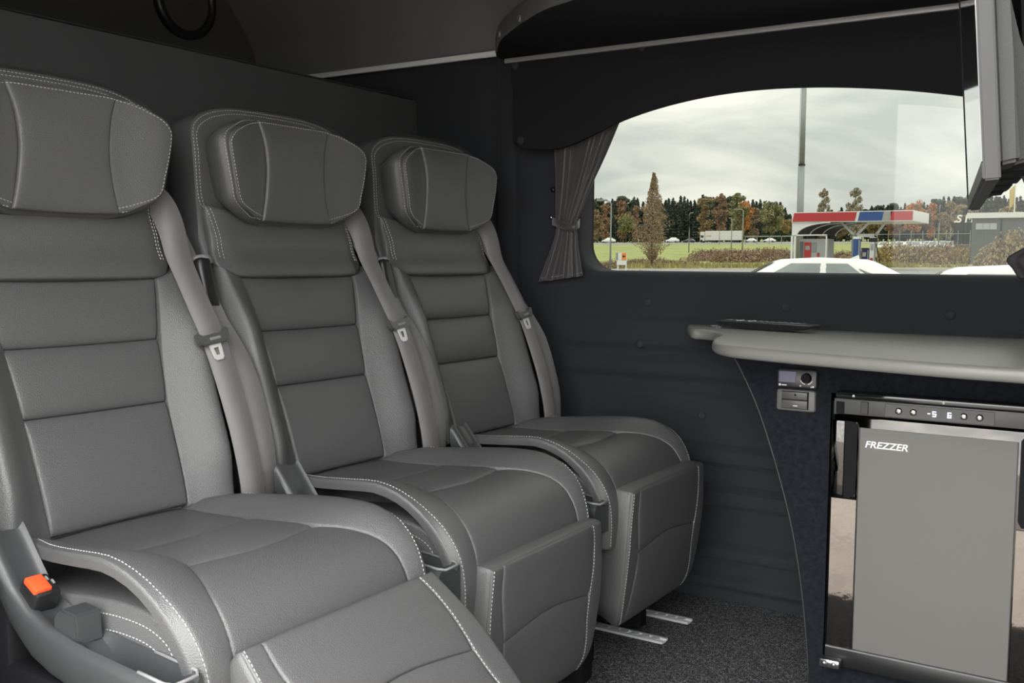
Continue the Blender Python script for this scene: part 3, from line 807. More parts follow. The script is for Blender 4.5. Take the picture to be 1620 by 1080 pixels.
    bm = bmesh.new()
    extrude_outline(bm, [(-.036, .010, -.004), (-.033, -.006, -.004), (-.024, -.012, -.004), (.024, -.012, -.004), (.033, -.006, -.004), (.036, .010, -.004), (.030, .013, -.004), (.025, .004, -.004), (-.025, .004, -.004), (-.030, .013, -.004)], (0, 0, .011))
    bmesh.ops.bevel(bm, geom=[e for e in bm.edges], offset=.0018, segments=2, affect='EDGES')
    tg = sharp(bmobj('belt_tongue', bm, 'tongue_grey', t)); tg.matrix_local = M4
    bm = bmesh.new(); box(bm, (-.012, -.005, .007), (.012, .0, .0082), .0003, 1); bmobj('grip_ribs', bm, 'plastic_grey', tg)
    bm = bmesh.new()
    o1 = [(-.013, -.010), (-.010, -.036), (-.006, -.040), (.006, -.040), (.010, -.036), (.013, -.010)]; i1 = [(-.006, -.018), (-.005, -.030), (-.004, -.031), (.004, -.031), (.005, -.030), (.006, -.018)]
    for z in (-.0005, .002):
        a = [bm.verts.new((x, y, z)) for x, y in o1]; b = [bm.verts.new((x, y, z)) for x, y in i1]
        for k in range(6): bm.faces.new((a[k], a[(k + 1) % 6], b[(k + 1) % 6], b[k]))
    bm.verts.ensure_lookup_table()
    for k in range(6):
        bm.faces.new([bm.verts[i] for i in (k, (k + 1) % 6, 12 + (k + 1) % 6, 12 + k)]); bm.faces.new([bm.verts[i] for i in (6 + k, 6 + (k + 1) % 6, 18 + (k + 1) % 6, 18 + k)])
    bmobj('tongue_plate', bm, 'plate_steel', tg)
    # leg rest, hinged under the seat front
    lr = bpy.data.objects.new('leg_rest', None)
    lp = Path([(0, 0), (.004, -.05), (.010, -.12), (.010, -.20), (.006, -.26), (-.008, -.30)]); lp.flip = -1
    Ll = lp.s[-1]
    olr = chaikin([(-.188, .004, 0), (-.18, 0, 0), (.18, 0, 0), (.188, .004, 0), (.196, .1, 0), (.190, Ll - .05, 0), (.170, Ll - .005, 0), (.15, Ll, 0), (-.15, Ll, 0), (-.170, Ll - .005, 0), (-.190, Ll - .05, 0), (-.196, .1, 0)], 2)
    body = outline_body('leg_rest', lp, [(p.x, p.y) for p in olr], [(.006, -.074), (0, -.066), (0, -.004), (.002, .002), (.008, .005), (.02, .003)], 'leather', t)
    sl = lambda s: (.150 + .006 * math.sin(s / Ll * 9))
    cut = [.004, .135, Ll - .006]; pads = [body]
    for k in range(2):
        s0_, s1_ = cut[k], cut[k + 1]
        Rr_ = [(sl(s0_ + (s1_ - s0_) * i / 4), s0_ + (s1_ - s0_) * i / 4) for i in range(5)]; Lr_ = [(-y, s) for y, s in Rr_]
        bw = (.0, .016, 0)
        pads.append(pad('leg_panel', lp, [Lr_[0], (0, s0_ - bw[k]), Rr_[0]], [Lr_[-1], (0, s1_ - bw[k + 1]), Rr_[-1]], Lr_, Rr_, 'leather', body, bulge=.008, p=(8, 5), skirt=.02, h0=lambda y, s, u, v: .001, puff=.003))
    for sg in (-1, 1):
        inn = [(sg * sl(.004 + (Ll - .01) * i / 6), .004 + (Ll - .01) * i / 6) for i in range(7)]
        out = [(sg * y, s) for y, s in ((.183, .004), (.190, .06), (.193, .11), (.190, .2), (.184, Ll - .05), (.166, Ll - .012))]
        args = ([inn[0], out[0]], [inn[-1], out[-1]], inn, out)
        if sg < 0: args = ([out[0], inn[0]], [out[-1], inn[-1]], out, inn)
        pads.append(pad('leg_side', lp, *args, 'leather', body, bulge=.007, p=(5, 10), skirt=.02, h0=lambda y, s, u, v: .001))
    bl = bvh_of(pads); lines = []
    for sg in (-1, 1):
        if sg > 0: lines.append(drop(bl, lp, [(sg * (sl(.004 + (Ll - .012) * i / 8) + .002), .006 + (Ll - .016) * i / 8) for i in range(9)], 90))
        else: lines.append(drop(bl, lp, [(sg * (y - .003), s) for y, s in ((.183, .006), (.190, .06), (.193, .11), (.190, .2), (.184, Ll - .05), (.166, Ll - .014))], 90))
    stitches('leg_stitching', lines, body)
    bm = bmesh.new()
    fl = catmull([(-.04, -.186, .0), (-.072, -.188, -.004), (-.086, -.190, -.04), (-.092, -.192, -.085), (-.098, -.193, -.10)], 6)
    strip(bm, fl, Vector((0, .016, 0)), Vector((.9, 0, .3)).normalized(), .0012); bmobj('fabric_flap', bm, 'leather_smooth', body, True)
    body.location = (.462, .018, .392)
    return t, body
labels = ['black leather reclining seat whose leg rest is raised, buckle with red button showing beside it',
          'black leather reclining seat in the middle of the row of three',
          'black leather reclining seat at the end of the row beside the window wall']
seat, leg = make_seat(labels[0])
LEG = (-46, 6, 7)
seats = [seat]
for i in (1, 2):
    s2 = copy_tree(seat); s2.location.y = SY0 + PITCH * i; s2['label'] = labels[i]; seats.append(s2)
for s2, a in zip(seats, LEG):
    for ch in s2.children:
        if ch.name.startswith('leg_rest'):
            ch.rotation_euler = (0, math.radians(a), 0)
            ch.location = {-46: (.448, .012, .402), 6: (.464, .018, .374), 7: (.466, .018, .402)}[a]

# floor rails
bm = bmesh.new()
for x in [i * .012 for i in range(0)]: pass
def rail(y, x0, x1, label):
    t = thing('seat_rail', label, 'rail', (x0, y, FLOOR), 0, 'aluminium seat rails in the carpet')
    bm = bmesh.new(); box(bm, (0, -.016, 0), (x1 - x0, -.008, .006), .001, 1); box(bm, (0, .008, 0), (x1 - x0, .016, .006), .001, 1); box(bm, (0, -.009, 0), (x1 - x0, .009, .002))
    bmobj('channel', bm, 'rail_alu', t)
    me = None; x = .014
    while x < x1 - x0 - .008:
        if me is None:
            bm = bmesh.new(); lathe(bm, [(.0105, .0005), (.0105, .0062), (.008, .0066), (.006, .0058), (0, .0056)], (0, 0, 0), (0, 0, 1), 14); me = bpy.data.meshes.new('rail_stud'); bm.to_mesh(me); bm.free(); me.materials.append(MATS['rail_alu']); me.shade_smooth()
        o = bpy.data.objects.new('rail_stud', me); C.objects.link(o); o.parent = t; o.location = (x, 0, 0); x += .026
ra = onZ(1052, 1016, FLOOR); rb = onZ(1092, 985, FLOOR)
rail(ra.y, -1.33, ra.x, 'aluminium floor rail running under the end seat, the one farther from the window wall')
rail(rb.y, -1.33, rb.x, 'aluminium floor rail running under the end seat, next to the window wall')

# ================================================================== COUNTER, CABINET, FRIDGE
CZ = -.158
tip = [onZ(u, v, CZ) for u, v in ((1087, 513), (1092, 520), (1110, 521.5), (1128, 523.5), (1138, 527), (1139, 530), (1131, 533), (1127, 539), (1145, 545), (1200, 551), (1300, 559.5), (1400, 567.5), (1500, 575), (1620, 583))]
tip = [Vector((tip[0].x, YW, CZ))] + tip
pl = catmull(tip, 4)
d = (pl[-1] - pl[-5]).normalized(); pl.append(pl[-1] + d * .35); pl.append(Vector((pl[-1].x, YW, CZ)))
bm = bmesh.new(); n = len(pl)
cen = Vector((-.4, 2.2, 0)); R = []
nrm = []
for i in range(n):
    t_ = (pl[(i + 1) % n] - pl[i - 1]).normalized(); nrm.append(Vector((-t_.y, t_.x, 0)))
sg = 1 if sum(pl[i].x * pl[(i + 1) % n].y - pl[(i + 1) % n].x * pl[i].y for i in range(n)) > 0 else -1
for ins, dz in ((.010, -.024), (.004, -.0225), (.0005, -.018), (0, -.012), (.001, -.006), (.004, -.001), (.010, 0)):
    R.append([bm.verts.new((p.x + q.x * sg * ins, p.y + (q.y * sg * ins if p.y < YW - .001 else 0), CZ + dz)) for p, q in zip(pl, nrm)])
for A, B in zip(R[:-1], R[1:]):
    for i in range(n): bm.faces.new((A[i], A[(i + 1) % n], B[(i + 1) % n], B[i]))
bm.faces.new(R[0]); bm.faces.new(R[-1])
tag(sharp(bmobj('counter_top', bm, 'counter', smooth=True), 50), 'dark grey counter top with a notched rounded end under the window', 'counter')

YC = 2.0                                                          # face of the carpeted cabinet
edge_px = ((1160, 562), (1175, 590), (1203, 655), (1235, 760), (1254, 840), (1267, 920), (1275, 1000), (1279, 1060))
lv = [onY(u, v, YC) for u, v in edge_px]
lv = catmull([(p.x, YC, p.z) for p in lv], 4)
lv = [p for p in lv if p.z > FLOOR + .005] ; lv = [Vector((lv[0].x - .012, YC, CZ - .03))] + lv + [Vector((lv[-1].x + .001, YC, FLOOR + .002))]
fx0, fx1 = -.532, -.135                                            # fridge opening
fzt, fzb = -.268, -.80
cab = thing('cabinet', 'black carpeted cabinet with a curved edge holding the fridge', 'cabinet', (-.35, YC, FLOOR))
def lc(p): return Vector(p) - cab.location
# side panel left of the fridge as a solid with the curved edge
bm = bmesh.new()
left = [Vector(p) for p in lv]; right = [Vector((fx0 - .004, YC, p.z)) for p in lv]
def solid_strip(bm, A, B, dy):
    a = [bm.verts.new(lc(p)) for p in A]; b = [bm.verts.new(lc(p)) for p in B]; c = [bm.verts.new(lc(p) + Vector((0, dy, 0))) for p in A]; d = [bm.verts.new(lc(p) + Vector((0, dy, 0))) for p in B]
    for i in range(len(A) - 1):
        bm.faces.new((a[i], b[i], b[i + 1], a[i + 1])); bm.faces.new((c[i], c[i + 1], d[i + 1], d[i])); bm.faces.new((a[i], a[i + 1], c[i + 1], c[i])); bm.faces.new((b[i], d[i], d[i + 1], b[i + 1]))
    bm.faces.new((a[0], c[0], d[0], b[0])); bm.faces.new((a[-1], b[-1], d[-1], c[-1]))
solid_strip(bm, left, right, .018)
bmobj('front_panel', bm, 'carpet_panel', cab)
bm = bmesh.new(); box(bm, lc((fx0 - .004, YC, fzt + .012)), lc((.12, YC + .018, CZ - .03))); bmobj('top_rail', bm, 'carpet_panel', cab)
bm = bmesh.new(); box(bm, lc((fx1 + .02, YC, FLOOR + .002)), lc((.12, YC + .018, fzt + .012))); bmobj('end_panel', bm, 'carpet_panel', cab)
bm = bmesh.new(); box(bm, lc((fx0 - .004, YC + .002, FLOOR + .002)), lc((fx1 + .02, YC + .018, fzb - .008))); bmobj('plinth', bm, 'carpet_panel', cab)
bm = bmesh.new(); box(bm, lc((fx0 - .03, YC + .018, FLOOR + .002)), lc((fx0 - .012, YW - .03, CZ - .03))); bmobj('divider', bm, 'carpet_panel', cab)
bm = bmesh.new(); tube(bm, [lc((p.x, p.y - .001, p.z)) for p in lv], .0018, 6); bmobj('edge_piping', bm, 'plastic', cab, True)

# fridge
fr_ = thing('fridge', 'compact fridge with grey door and mirror-finish sides built into the cabinet', 'fridge', (fx0, YC, fzb))
YF = 1.965
def q(u, v, y=None): return onY(u, v, YF if y is None else y)
bm = bmesh.new(); box(bm, (0, -.002, 0), (fx1 - fx0, .36, fzt - fzb - .002), .003, 1); bmobj('case', bm, 'plastic_black', fr_)
def fq(name, pix, m, parent=fr_, y0=YF, th=.02, bev=.0015):
    """quad on the fridge face from pixels, given thickness"""
    P = [onY(u, v, y0) - fr_.location for u, v in pix]
    bm = bmesh.new(); extrude_outline(bm, P, (0, th, 0))
    if bev: bmesh.ops.bevel(bm, geom=list(bm.edges), offset=bev, segments=2, affect='EDGES')
    return sharp(bmobj(name, bm, m, parent), 30)
# squared coordinates of the face
L0 = q(1318, 640).x; TL = q(1318, 640); ztop = q(1318, 629).z; 
def fb(name, x0, x1, z0, z1, y0, y1, m, parent=None, bev=.0012, seg=2):
    p = parent or fr_
    bm = bmesh.new(); o = fr_.location
    box(bm, (x0 - o.x, y0 - o.y, z0 - o.z), (x1 - o.x, y1 - o.y, z1 - o.z), bev, seg); return sharp(bmobj(name, bm, m, p), 40)
xl, xr = q(1316, 700).x, q(1316, 700).x + .392
zt_, zc_ = q(1330, 630).z, q(1330, 655).z                          # control strip
zdb = q(1310, 1020).z
xp0, xp1 = q(1360, 700).x, q(1610, 720).x                          # grey door panel
zp = q(1362, 676).z; zpb = q(1347, 1026).z
fb('top_cover', xl + .004, xr, zt_ + .001, zt_ + .013, YF - .002, YC + .3, 'gloss_black', bev=.003)
ctl = fb('control_strip', xl + .002, xr, zc_ + .0012, zt_, YF, YC - .001, 'gloss_black')
mat('strip_grey', (.075, .075, .076), .4)
ctl.data.materials.clear(); ctl.data.materials.append(MATS['strip_grey'])
door = fb('door', xl, xr, zdb, zc_ - .001, YF, YC - .003, 'gloss_bezel', bev=.004, seg=3)
fb('door_panel', xp0, xp1, zpb, zp, YF - .0012, YF + .003, 'door_grey', door, bev=.0006, seg=1)
for x in (xp0 - .0016, xp1 + .0002):
    fb('panel_edge', x, x + .0014, zpb, zp, YF - .0016, YF + .002, 'plastic_black', door, bev=0)
fb('bottom_cover', xl - .002, xr, zdb - .040, zdb - .003, YF + .002, YC - .001, 'plastic_black', bev=.003)
fb('bottom_strip', xl, xr, zdb - .003, zdb, YF - .001, YF + .01, 'plastic_grey', bev=.0005, seg=1)
# handle recess with rounded end: dark pocket + grip
h0z, h1z = q(1333, 786).z, q(1335, 665).z
hx0, hx1 = q(1336, 720).x, q(1356, 720).x
for xs_ in (0,):
    o = fr_.location
    ol = [(hx0, h0z), (hx1 - .010, h0z), (hx1 - .003, h0z + .003), (hx1, h0z + .012), (hx1, h1z - .008), (hx1 - .002, h1z - .002), (hx1 - .008, h1z), (hx0, h1z)]
    bm = bmesh.new(); extrude_outline(bm, [(x - o.x, YF - .0014 - o.y, z - o.z) for x, z in ol], (0, .004, 0)); bmobj('handle_recess', bm, 'plastic_dark', door)
    bm = bmesh.new(); tube(bm, [(x - o.x, YF - .0012 - o.y, z - o.z) for x, z in ol[1:7]], .0012, 6); bmobj('recess_rim', bm, 'gloss_bezel', door, True)
    fb('handle_grip', xl + .001, hx0, h0z, h1z, YF - .006, YF + .003, 'gloss_bezel', door, bev=.0012)
# polished trim strips beside the panel, tilted so they mirror the ground outside
for x0_, x1_, zt2 in ((xl + .003, xp0 - .002, h0z - .002), (xp1 + .003, xr - .003, q(1612, 838).z)):
    bm = bmesh.new(); w_ = x1_ - x0_; box(bm, (-w_ / 2, -.0015, zdb + .004 - o.z), (w_ / 2, .0015, zt2 - o.z), .0005, 1)
    st_ = bmobj('side_trim', bm, 'mirror_trim', door); st_.location = ((x0_ + x1_) / 2 - o.x, YF - .0014 - o.y, 0); st_.rotation_euler = (0, 0, math.radians(3.5))
# handle on the far side
hx2 = q(1613, 760).x
ol = [(hx2 + .03, q(1612, 835).z), (hx2 + .006, q(1612, 835).z), (hx2, q(1612, 825).z), (hx2, h1z - .008), (hx2 + .006, h1z), (hx2 + .03, h1z)]
bm = bmesh.new(); extrude_outline(bm, [(x - o.x, YF - .0014 - o.y, z - o.z) for x, z in ol], (0, .004, 0)); bmobj('handle_recess', bm, 'plastic_dark', door)
# controls on the strip
zcm = (zt_ + zc_) / 2
cx0, cx1 = q(1400, 650).x, q(1574, 660).x
disp = fb('display', cx0, cx1, zc_ + .003, zt_ - .003, YF - .0008, YF + .002, 'gloss_black', ctl, bev=.0006, seg=1)
disp.data.materials.clear(); disp.data.materials.append(MATS['strip_grey'])
for u, v in ((1422, 649), (1445, 652), (1525, 659), (1550, 661)):
    p = q(u, v); bm = bmesh.new(); lathe(bm, [(0, .0035), (.004, .0034), (.0062, .002), (.0066, -.001)], (p.x - o.x, YF - .0008 - o.y, zcm - o.z), (0, -1, 0), 20)
    b_ = bmobj('touch_button', bm, 'button_steel', ctl, True)
    bm = bmesh.new()
    if u < 1440: box(bm, (p.x - o.x - .003, YF - .0048 - o.y, zcm - o.z - .0006), (p.x - o.x + .003, YF - .0044 - o.y, zcm - o.z + .0006)); box(bm, (p.x - o.x - .0006, YF - .0048 - o.y, zcm - o.z - .003), (p.x - o.x + .0006, YF - .0044 - o.y, zcm - o.z + .003))
    elif u < 1500: box(bm, (p.x - o.x - .003, YF - .0048 - o.y, zcm - o.z - .0006), (p.x - o.x + .003, YF - .0044 - o.y, zcm - o.z + .0006))
    else: lathe(bm, [(.0014, 0), (.0014, .0004), (.0026, .0004), (.0026, 0)], (p.x - o.x, YF - .0044 - o.y, zcm - o.z), (0, -1, 0), 16)
    bmobj('button_mark', bm, 'white_print', b_)
SEG = {'5': 'afgcd', '6': 'afgedc', '-': 'g'}
def digit(ch, x, z, w, h, th=.0014):
    segs = {'a': (0, 1, 1, 1), 'g': (0, .5, 1, .5), 'd': (0, 0, 1, 0), 'f': (0, .5, 0, 1), 'b': (1, .5, 1, 1), 'e': (0, 0, 0, .5), 'c': (1, 0, 1, .5)}
    bm = bmesh.new()
    for c in SEG[ch]:
        a = segs[c]; box(bm, (x + a[0] * w - th / 2 - o.x, YF - .0018 - o.y, z + a[1] * h - th / 2 - o.z), (x + a[2] * w + th / 2 - o.x, YF - .0010 - o.y, z + a[3] * h + th / 2 - o.z))
    bmobj('led_digit', bm, 'led', disp)
p = q(1477, 654); dz = .0085
digit('-', p.x - .0095, zcm - dz / 2, .003, dz); digit('5', p.x - .001, zcm - dz / 2, .0048, dz); p = q(1500, 656); digit('6', p.x, zcm - dz / 2, .0048, dz)
fb('latch', q(1362, 640).x, q(1374, 640).x, zc_ + .004, zt_ - .003, YF - .002, YF + .002, 'plastic_grey', ctl, bev=.0008, seg=1).data.materials.__setitem__(0, MATS['plastic_black'])
fb('hinge_pin', q(1323, 640).x, q(1336, 640).x, zc_ + .002, zt_ - .006, YF - .0014, YF + .004, 'plastic_dark', ctl, bev=.001, seg=1)
for u, v in ((1351, 627), (1493, 639)):
    p = q(u, v); bm = bmesh.new(); lathe(bm, [(0, .0012), (.0022, .0009), (.0026, 0)], (p.x - o.x, YF - .003 - o.y, zt_ + .007 - o.z), (0, -1, 0), 10); bmobj('screw', bm, 'white_print', fr_, True)
# hinge bracket at the foot
p = q(1316, 1044); bm = bmesh.new(); box(bm, (p.x - .020 - o.x, YF - .022 - o.y, p.z - .009 - o.z), (p.x + .020 - o.x, YF + .004 - o.y, p.z + .008 - o.z), .004, 2)
hb = sharp(bmobj('hinge_bracket', bm, 'chrome', fr_))
for dx in (-.009, .009):
    bm = bmesh.new(); lathe(bm, [(0, .003), (.004, .0025), (.005, 0)], (p.x + dx - o.x, YF - .022 - o.y, p.z - o.z), (0, -1, 0), 12); bmobj('hinge_screw', bm, 'aluminium', hb, True)
# lettering on the door
def text(body, loc_, size, m, parent, name='lettering', rot=(PI / 2, 0, 0), shear=0, ex=.0003, xs=1, bold=0):
    c = bpy.data.curves.new(name, 'FONT'); c.body = body; c.size = size; c.extrude = ex; c.shear = shear; c.offset = bold
    ob = bpy.data.objects.new(name, c); C.objects.link(ob)
    dg = bpy.context.evaluated_depsgraph_get(); me = bpy.data.meshes.new_from_object(ob.evaluated_get(dg)); bpy.data.objects.remove(ob); bpy.data.curves.remove(c)
    for v in me.vertices: v.co.x *= xs
    r = link(name, me, m, parent, False); r.location = loc_; r.rotation_euler = rot; return r
p1 = q(1368, 706); p2 = q(1436, 709)
tx = text('FREZZER', (0, 0, 0), .0178, 'white_print', door, shear=.22, bold=.0004)
wdt = max(v.co.x for v in tx.data.vertices) - min(v.co.x for v in tx.data.vertices)
for v in tx.data.vertices: v.co.x *= (p2.x - p1.x) / wdt
tx.location = (p1.x - o.x, YF - .0014 - o.y, p1.z - .001 - o.z)
bm = bmesh.new()
bx0, bx1, bz0, bz1 = p1.x - .002, p2.x + .002, p1.z - .003, p1.z + .0145
for a, b in (((bx0, bz0), (bx1, bz0 + .0004)), ((bx0, bz1), (bx1, bz1 + .0004)), ((bx0, bz0), (bx0 + .0004, bz1)), ((bx1, bz0), (bx1 + .0004, bz1))):
    box(bm, (a[0] - o.x, YF - .0015 - o.y, a[1] - o.z), (b[0] - o.x, YF - .0010 - o.y, b[1] - o.z))
bmobj('badge_outline', bm, 'plastic_grey', door)

# heater controller and double switch on the cabinet
def panel(name, label, cat, x0, x1, z0, z1, m, th=.010):
    c = Vector(((x0 + x1) / 2, YC, (z0 + z1) / 2)); t = thing(name, label, cat, c)
    w, h = x1 - x0, z1 - z0
    ol = rrect(-w / 2, w / 2, -h / 2, h / 2, .006, 5); bm = bmesh.new()
    R = []
    for ins, y in ((0, 0), (0, -th * .6), (.0012, -th * .9), (.0028, -th)):
        R.append([bm.verts.new((a, y, b)) for a, b in rrect(-w / 2 + ins, w / 2 - ins, -h / 2 + ins, h / 2 - ins, .006 - ins * .7, 5)])
    for A, B in zip(R[:-1], R[1:]):
        k = len(A)
        for i in range(k): bm.faces.new((A[i], A[(i + 1) % k], B[(i + 1) % k], B[i]))
    bm.faces.new(R[0]); bm.faces.new(R[-1]); sharp(bmobj('housing', bm, m, t), 40)
    return t, -th
x0, x1 = onY(1231, 596, YC).x, onY(1295, 600, YC).x
z1, z0 = onY(1263, 583, YC).z, onY(1263, 613, YC).z
mat('ctrl_face', (.035, .035, .037), .35)
t, yf = panel('heater_controller', 'small black heater controller with violet display and round knob on the cabinet', 'control panel', x0, x1, z0, z1, 'ctrl_face')
bm = bmesh.new(); w, h = x1 - x0, z1 - z0
box(bm, (-w * .44, yf - .0006, -h * .22), (-w * .02, yf + .002, h * .36), .0004, 1); bmobj('display', bm, 'screen_lcd', t)
kc = (w * .245, yf, h * .06)
bm = bmesh.new(); lathe(bm, [(0, .008), (.0085, .0078), (.0098, .0065), (.0102, 0)], kc, (0, -1, 0), 32); kn = bmobj('knob', bm, 'plastic_dark', t, True); sharp(kn, 40)
bm = bmesh.new()
for i in range(10):
    a0, a1 = math.radians(205 + 13 * i), math.radians(205 + 13 * (i + 1))
    if 4 <= i <= 5: continue
    v = [bm.verts.new((kc[0] + math.cos(a) * r, yf - .0006, kc[2] + math.sin(a) * r)) for a, r in ((a0, .0122), (a1, .0122), (a1, .0136), (a0, .0136))]; bm.faces.new(v)
bmobj('dial_mark', bm, 'white_print', t)
bm = bmesh.new(); lathe(bm, [(0, .0006), (.0024, .0006), (.0024, 0)], (-w * .41, yf, -h * .36), (0, -1, 0), 14); box(bm, (-w * .365, yf - .0006, -h * .40), (-w * .24, yf + .001, -h * .34)); bmobj('maker_mark', bm, 'white_print', t)
bm = bmesh.new(); lathe(bm, [(0, .0006), (.0016, .0006), (.0016, 0)], (w * .10, yf, -h * .37), (0, -1, 0), 10); box(bm, (w * .385, yf - .0006, -h * .42), (w * .43, yf + .001, -h * .33)); box(bm, (w * .355, yf - .0006, -h * .44), (w * .372, yf + .001, -h * .36)); bmobj('symbols', bm, 'white_print', t)
x0, x1 = onY(1230, 630, YC).x, onY(1292, 634, YC).x; z1, z0 = onY(1261, 615.5, YC).z, onY(1261, 650, YC).z
mat('switch_frame', (.11, .107, .105), .42)
mat('switch_key', (.075, .072, .070), .4)
t, yf = panel('switch_panel', 'grey double switch plate below the heater controller', 'switch', x0, x1, z0, z1, 'switch_frame', .008)
w, h = x1 - x0, z1 - z0
bm = bmesh.new(); box(bm, (-w * .36, yf - .0004, -h * .38), (w * .33, yf + .002, h * .42)); bmobj('recess', bm, 'plastic_dark', t)
for k, (za, zb) in enumerate(((h * .05, h * .40), (-h * .36, h * .01))):
    bm = bmesh.new(); box(bm, (-w * .35, yf - .004 + k * .0014, za), (w * .30, yf + .001, zb), .001, 2); key = sharp(bmobj('switch_key', bm, 'switch_key', t))
    bm = bmesh.new(); zc2 = (za + zb) / 2
    if k == 0: lathe(bm, [(0, .0004), (.0022, .0004), (.0022, 0)], (0, yf - .004, zc2 + .002), (0, -1, 0), 8)
    else: box(bm, (-.0045, yf - .003, zc2 - .0035), (.0045, yf - .0024, zc2 - .002))
    bmobj('symbol', bm, 'plastic_dark' if k == 0 else 'white_print', key)

# remote control on the counter
a = onZ(1141, 509, CZ + .012); b = onZ(1292, 514, CZ + .012)
a = onY(1141, 508, 2.33); b = onY(1292, 513, 2.27)
ax = (b - a); Lr = ax.length; cc = (a + b) / 2; cc.z = CZ
t = thing('remote_control', 'slim black remote control lying on the counter below the window', 'remote', cc, math.atan2(ax.y, ax.x))
bm = bmesh.new()
ol = [(-Lr / 2, .016), (-Lr / 2 + .004, .019), (Lr / 2 - .004, .019), (Lr / 2, .0165), (Lr / 2 - .002, .012), (Lr / 2 - .04, .004), (.02, .0005), (-.02, .0005), (-Lr / 2 + .05, .004), (-Lr / 2 + .004, .012)]
extrude_outline(bm, [(x, -.021, z) for x, z in ol], (0, .042, 0)); bmesh.ops.bevel(bm, geom=[e for e in bm.edges], offset=.0014, segments=2, affect='EDGES')
sharp(bmobj('body', bm, 'plastic_black', t), 35)
bm = bmesh.new(); box(bm, (-Lr / 2 + .001, -.0222, .0165), (Lr / 2 - .001, -.0205, .0178)); bmobj('chrome_line', bm, 'chrome', t)
bm = bmesh.new(); box(bm, (-.0035, -.0025, 0), (.0035, .0025, .002), .0008, 1); bme = bpy.data.meshes.new('remote_button'); bm.to_mesh(bme); bm.free()
bme2 = bme.copy(); bme.materials.append(MATS['plastic_grey']); bme2.materials.append(MATS['white_print'])
for i in range(13):
    for j in range(3):
        x = -Lr / 2 + .022 + i * (Lr - .05) / 12.5
        ob = bpy.data.objects.new('remote_button', bme2 if i in (2, 4) else bme); C.objects.link(ob); ob.parent = t; ob.location = (x, -.011 + j * .011, .0185)
# small key beside the remote
kp = onZ(1132, 511, CZ); kp = Vector((kp.x, min(kp.y, 2.33), CZ))
kp = onY(1131, 510, 2.31); kp.z = CZ
t = thing('cable_clip', 'small bright metal clip lying beside the remote control', 'clip', kp)
bm = bmesh.new(); tube(bm, [(-.016, 0, .002), (-.006, .004, .004), (.006, .003, .004), (.015, -.002, .002)], .0018, 8); bmobj('wire_loop', bm, 'chrome', t, True)
bm = bmesh.new(); box(bm, (.004, -.005, 0), (.018, .004, .003), .001, 1); bmobj('clip_tab', bm, 'plastic_grey', t)

# ================================================================== TELEVISION
a = onY(1556, 286, .90); b = onY(1533, 333, 1.40); zb = .068
tv = thing('television', 'flat television seen edge-on hanging at the front end of the window', 'television', (a.x, a.y, zb), 0)
ax = Vector((b.x - a.x, b.y - a.y, 0)); Wt = ax.length; ang = math.atan2(ax.y, ax.x)
tv.rotation_euler = (math.radians(-4.5), 0, ang)                                    # local +x along the width, local -y behind the screen
H = .37
def tvprof(name, prof, x0, x1, m, bev=.002):
    bm = bmesh.new(); extrude_outline(bm, [(x0, y, z) for y, z in prof], (x1 - x0, 0, 0))
    if bev: bmesh.ops.bevel(bm, geom=list(bm.edges), offset=bev, segments=2, affect='EDGES')
    return sharp(bmobj(name, bm, m, tv), 30)
# +y local = left normal of the width axis = screen side (towards the seats)
tvprof('frame', [(-.013, 0), (0, 0), (0, H), (-.013, H)], 0, Wt, 'tv_edge', .0015)
bk1 = tvprof('back_cover', [(-.012, .012), (-.028, .014), (-.026, .10), (-.024, H - .01), (-.012, H - .006)], .01, Wt - .01, 'tv_back', .003)
bk2 = tvprof('rear_housing', [(-.022, .014), (-.044, .018), (-.045, .088), (-.034, .12), (-.028, .155), (-.026, .26), (-.022, .28)], .05, Wt - .05, 'tv_back', .003)
bm = bmesh.new(); box(bm, (.004, -.0005, .016), (Wt - .004, .0008, H - .004)); bmobj('screen', bm, 'tv_screen', tv)
bm = bmesh.new(); box(bm, (.002, -.0005, .002), (Wt - .002, .0012, .015), .0004, 1); bmobj('chin', bm, 'tv_edge', tv)
bm = bmesh.new(); box(bm, (Wt - .016, -.0005, .015), (Wt - .002, .0016, H - .003), .0004, 1); bmobj('bezel', bm, 'plastic_dark', tv)
for k in range(4):
    bm = bmesh.new(); box(bm, (.07 + k * .09, -.042 + k * .003, .010), (.13 + k * .09, -.016, .0175), .001, 1); bmobj('connector_bay', bm, 'plastic_dark', tv)
bm = bmesh.new(); box(bm, (Wt / 2 - .06, -.16, .12), (Wt / 2 + .06, -.045, .24), .004, 2); bmobj('wall_bracket', bm, 'plastic_black', tv)
bm = bmesh.new(); box(bm, (Wt / 2 - .02, -.62, .16), (Wt / 2 + .02, -.15, .20), .004, 2); bmobj('bracket_arm', bm, 'plastic_black', tv)

# ================================================================== OUTSIDE
def zg(d):
    return interp([-400, 22, 60, 75, 100, 150, 215, 325, 345, 450, 700], [-1.46, -1.46, -.66, -.50, -.08, 1.5, 3.45, 6.15, 6.5, 9.3, 17], d)
mat('asphalt', (.27, .265, .255), .85, var=(1.5, .2), bump=(60, .4))
mat('gravel', (.17, .155, .14), .9, var=(2.2, .35), bump=(40, .6))
mat('grass', (.255, .285, .085), .95, var=(.25, .3))
mat('verge', (.32, .29, .12), .95, var=(.6, .35))
mat('road', (.24, .235, .23), .85)
mat('bark', (.10, .075, .055), .9)
mat('paint_white', (.72, .73, .70), .35)
mat('car_white', (.78, .79, .77), .25, coat=.5)
mat('tyre', (.02, .02, .02), .8)
mat('galv', (.27, .29, .29), .5, metal=.3)
mat('fuel_red', (.45, .035, .04), .45)
mat('fuel_blue', (.03, .08, .26), .45)
mat('navy', (.03, .035, .10), .4)
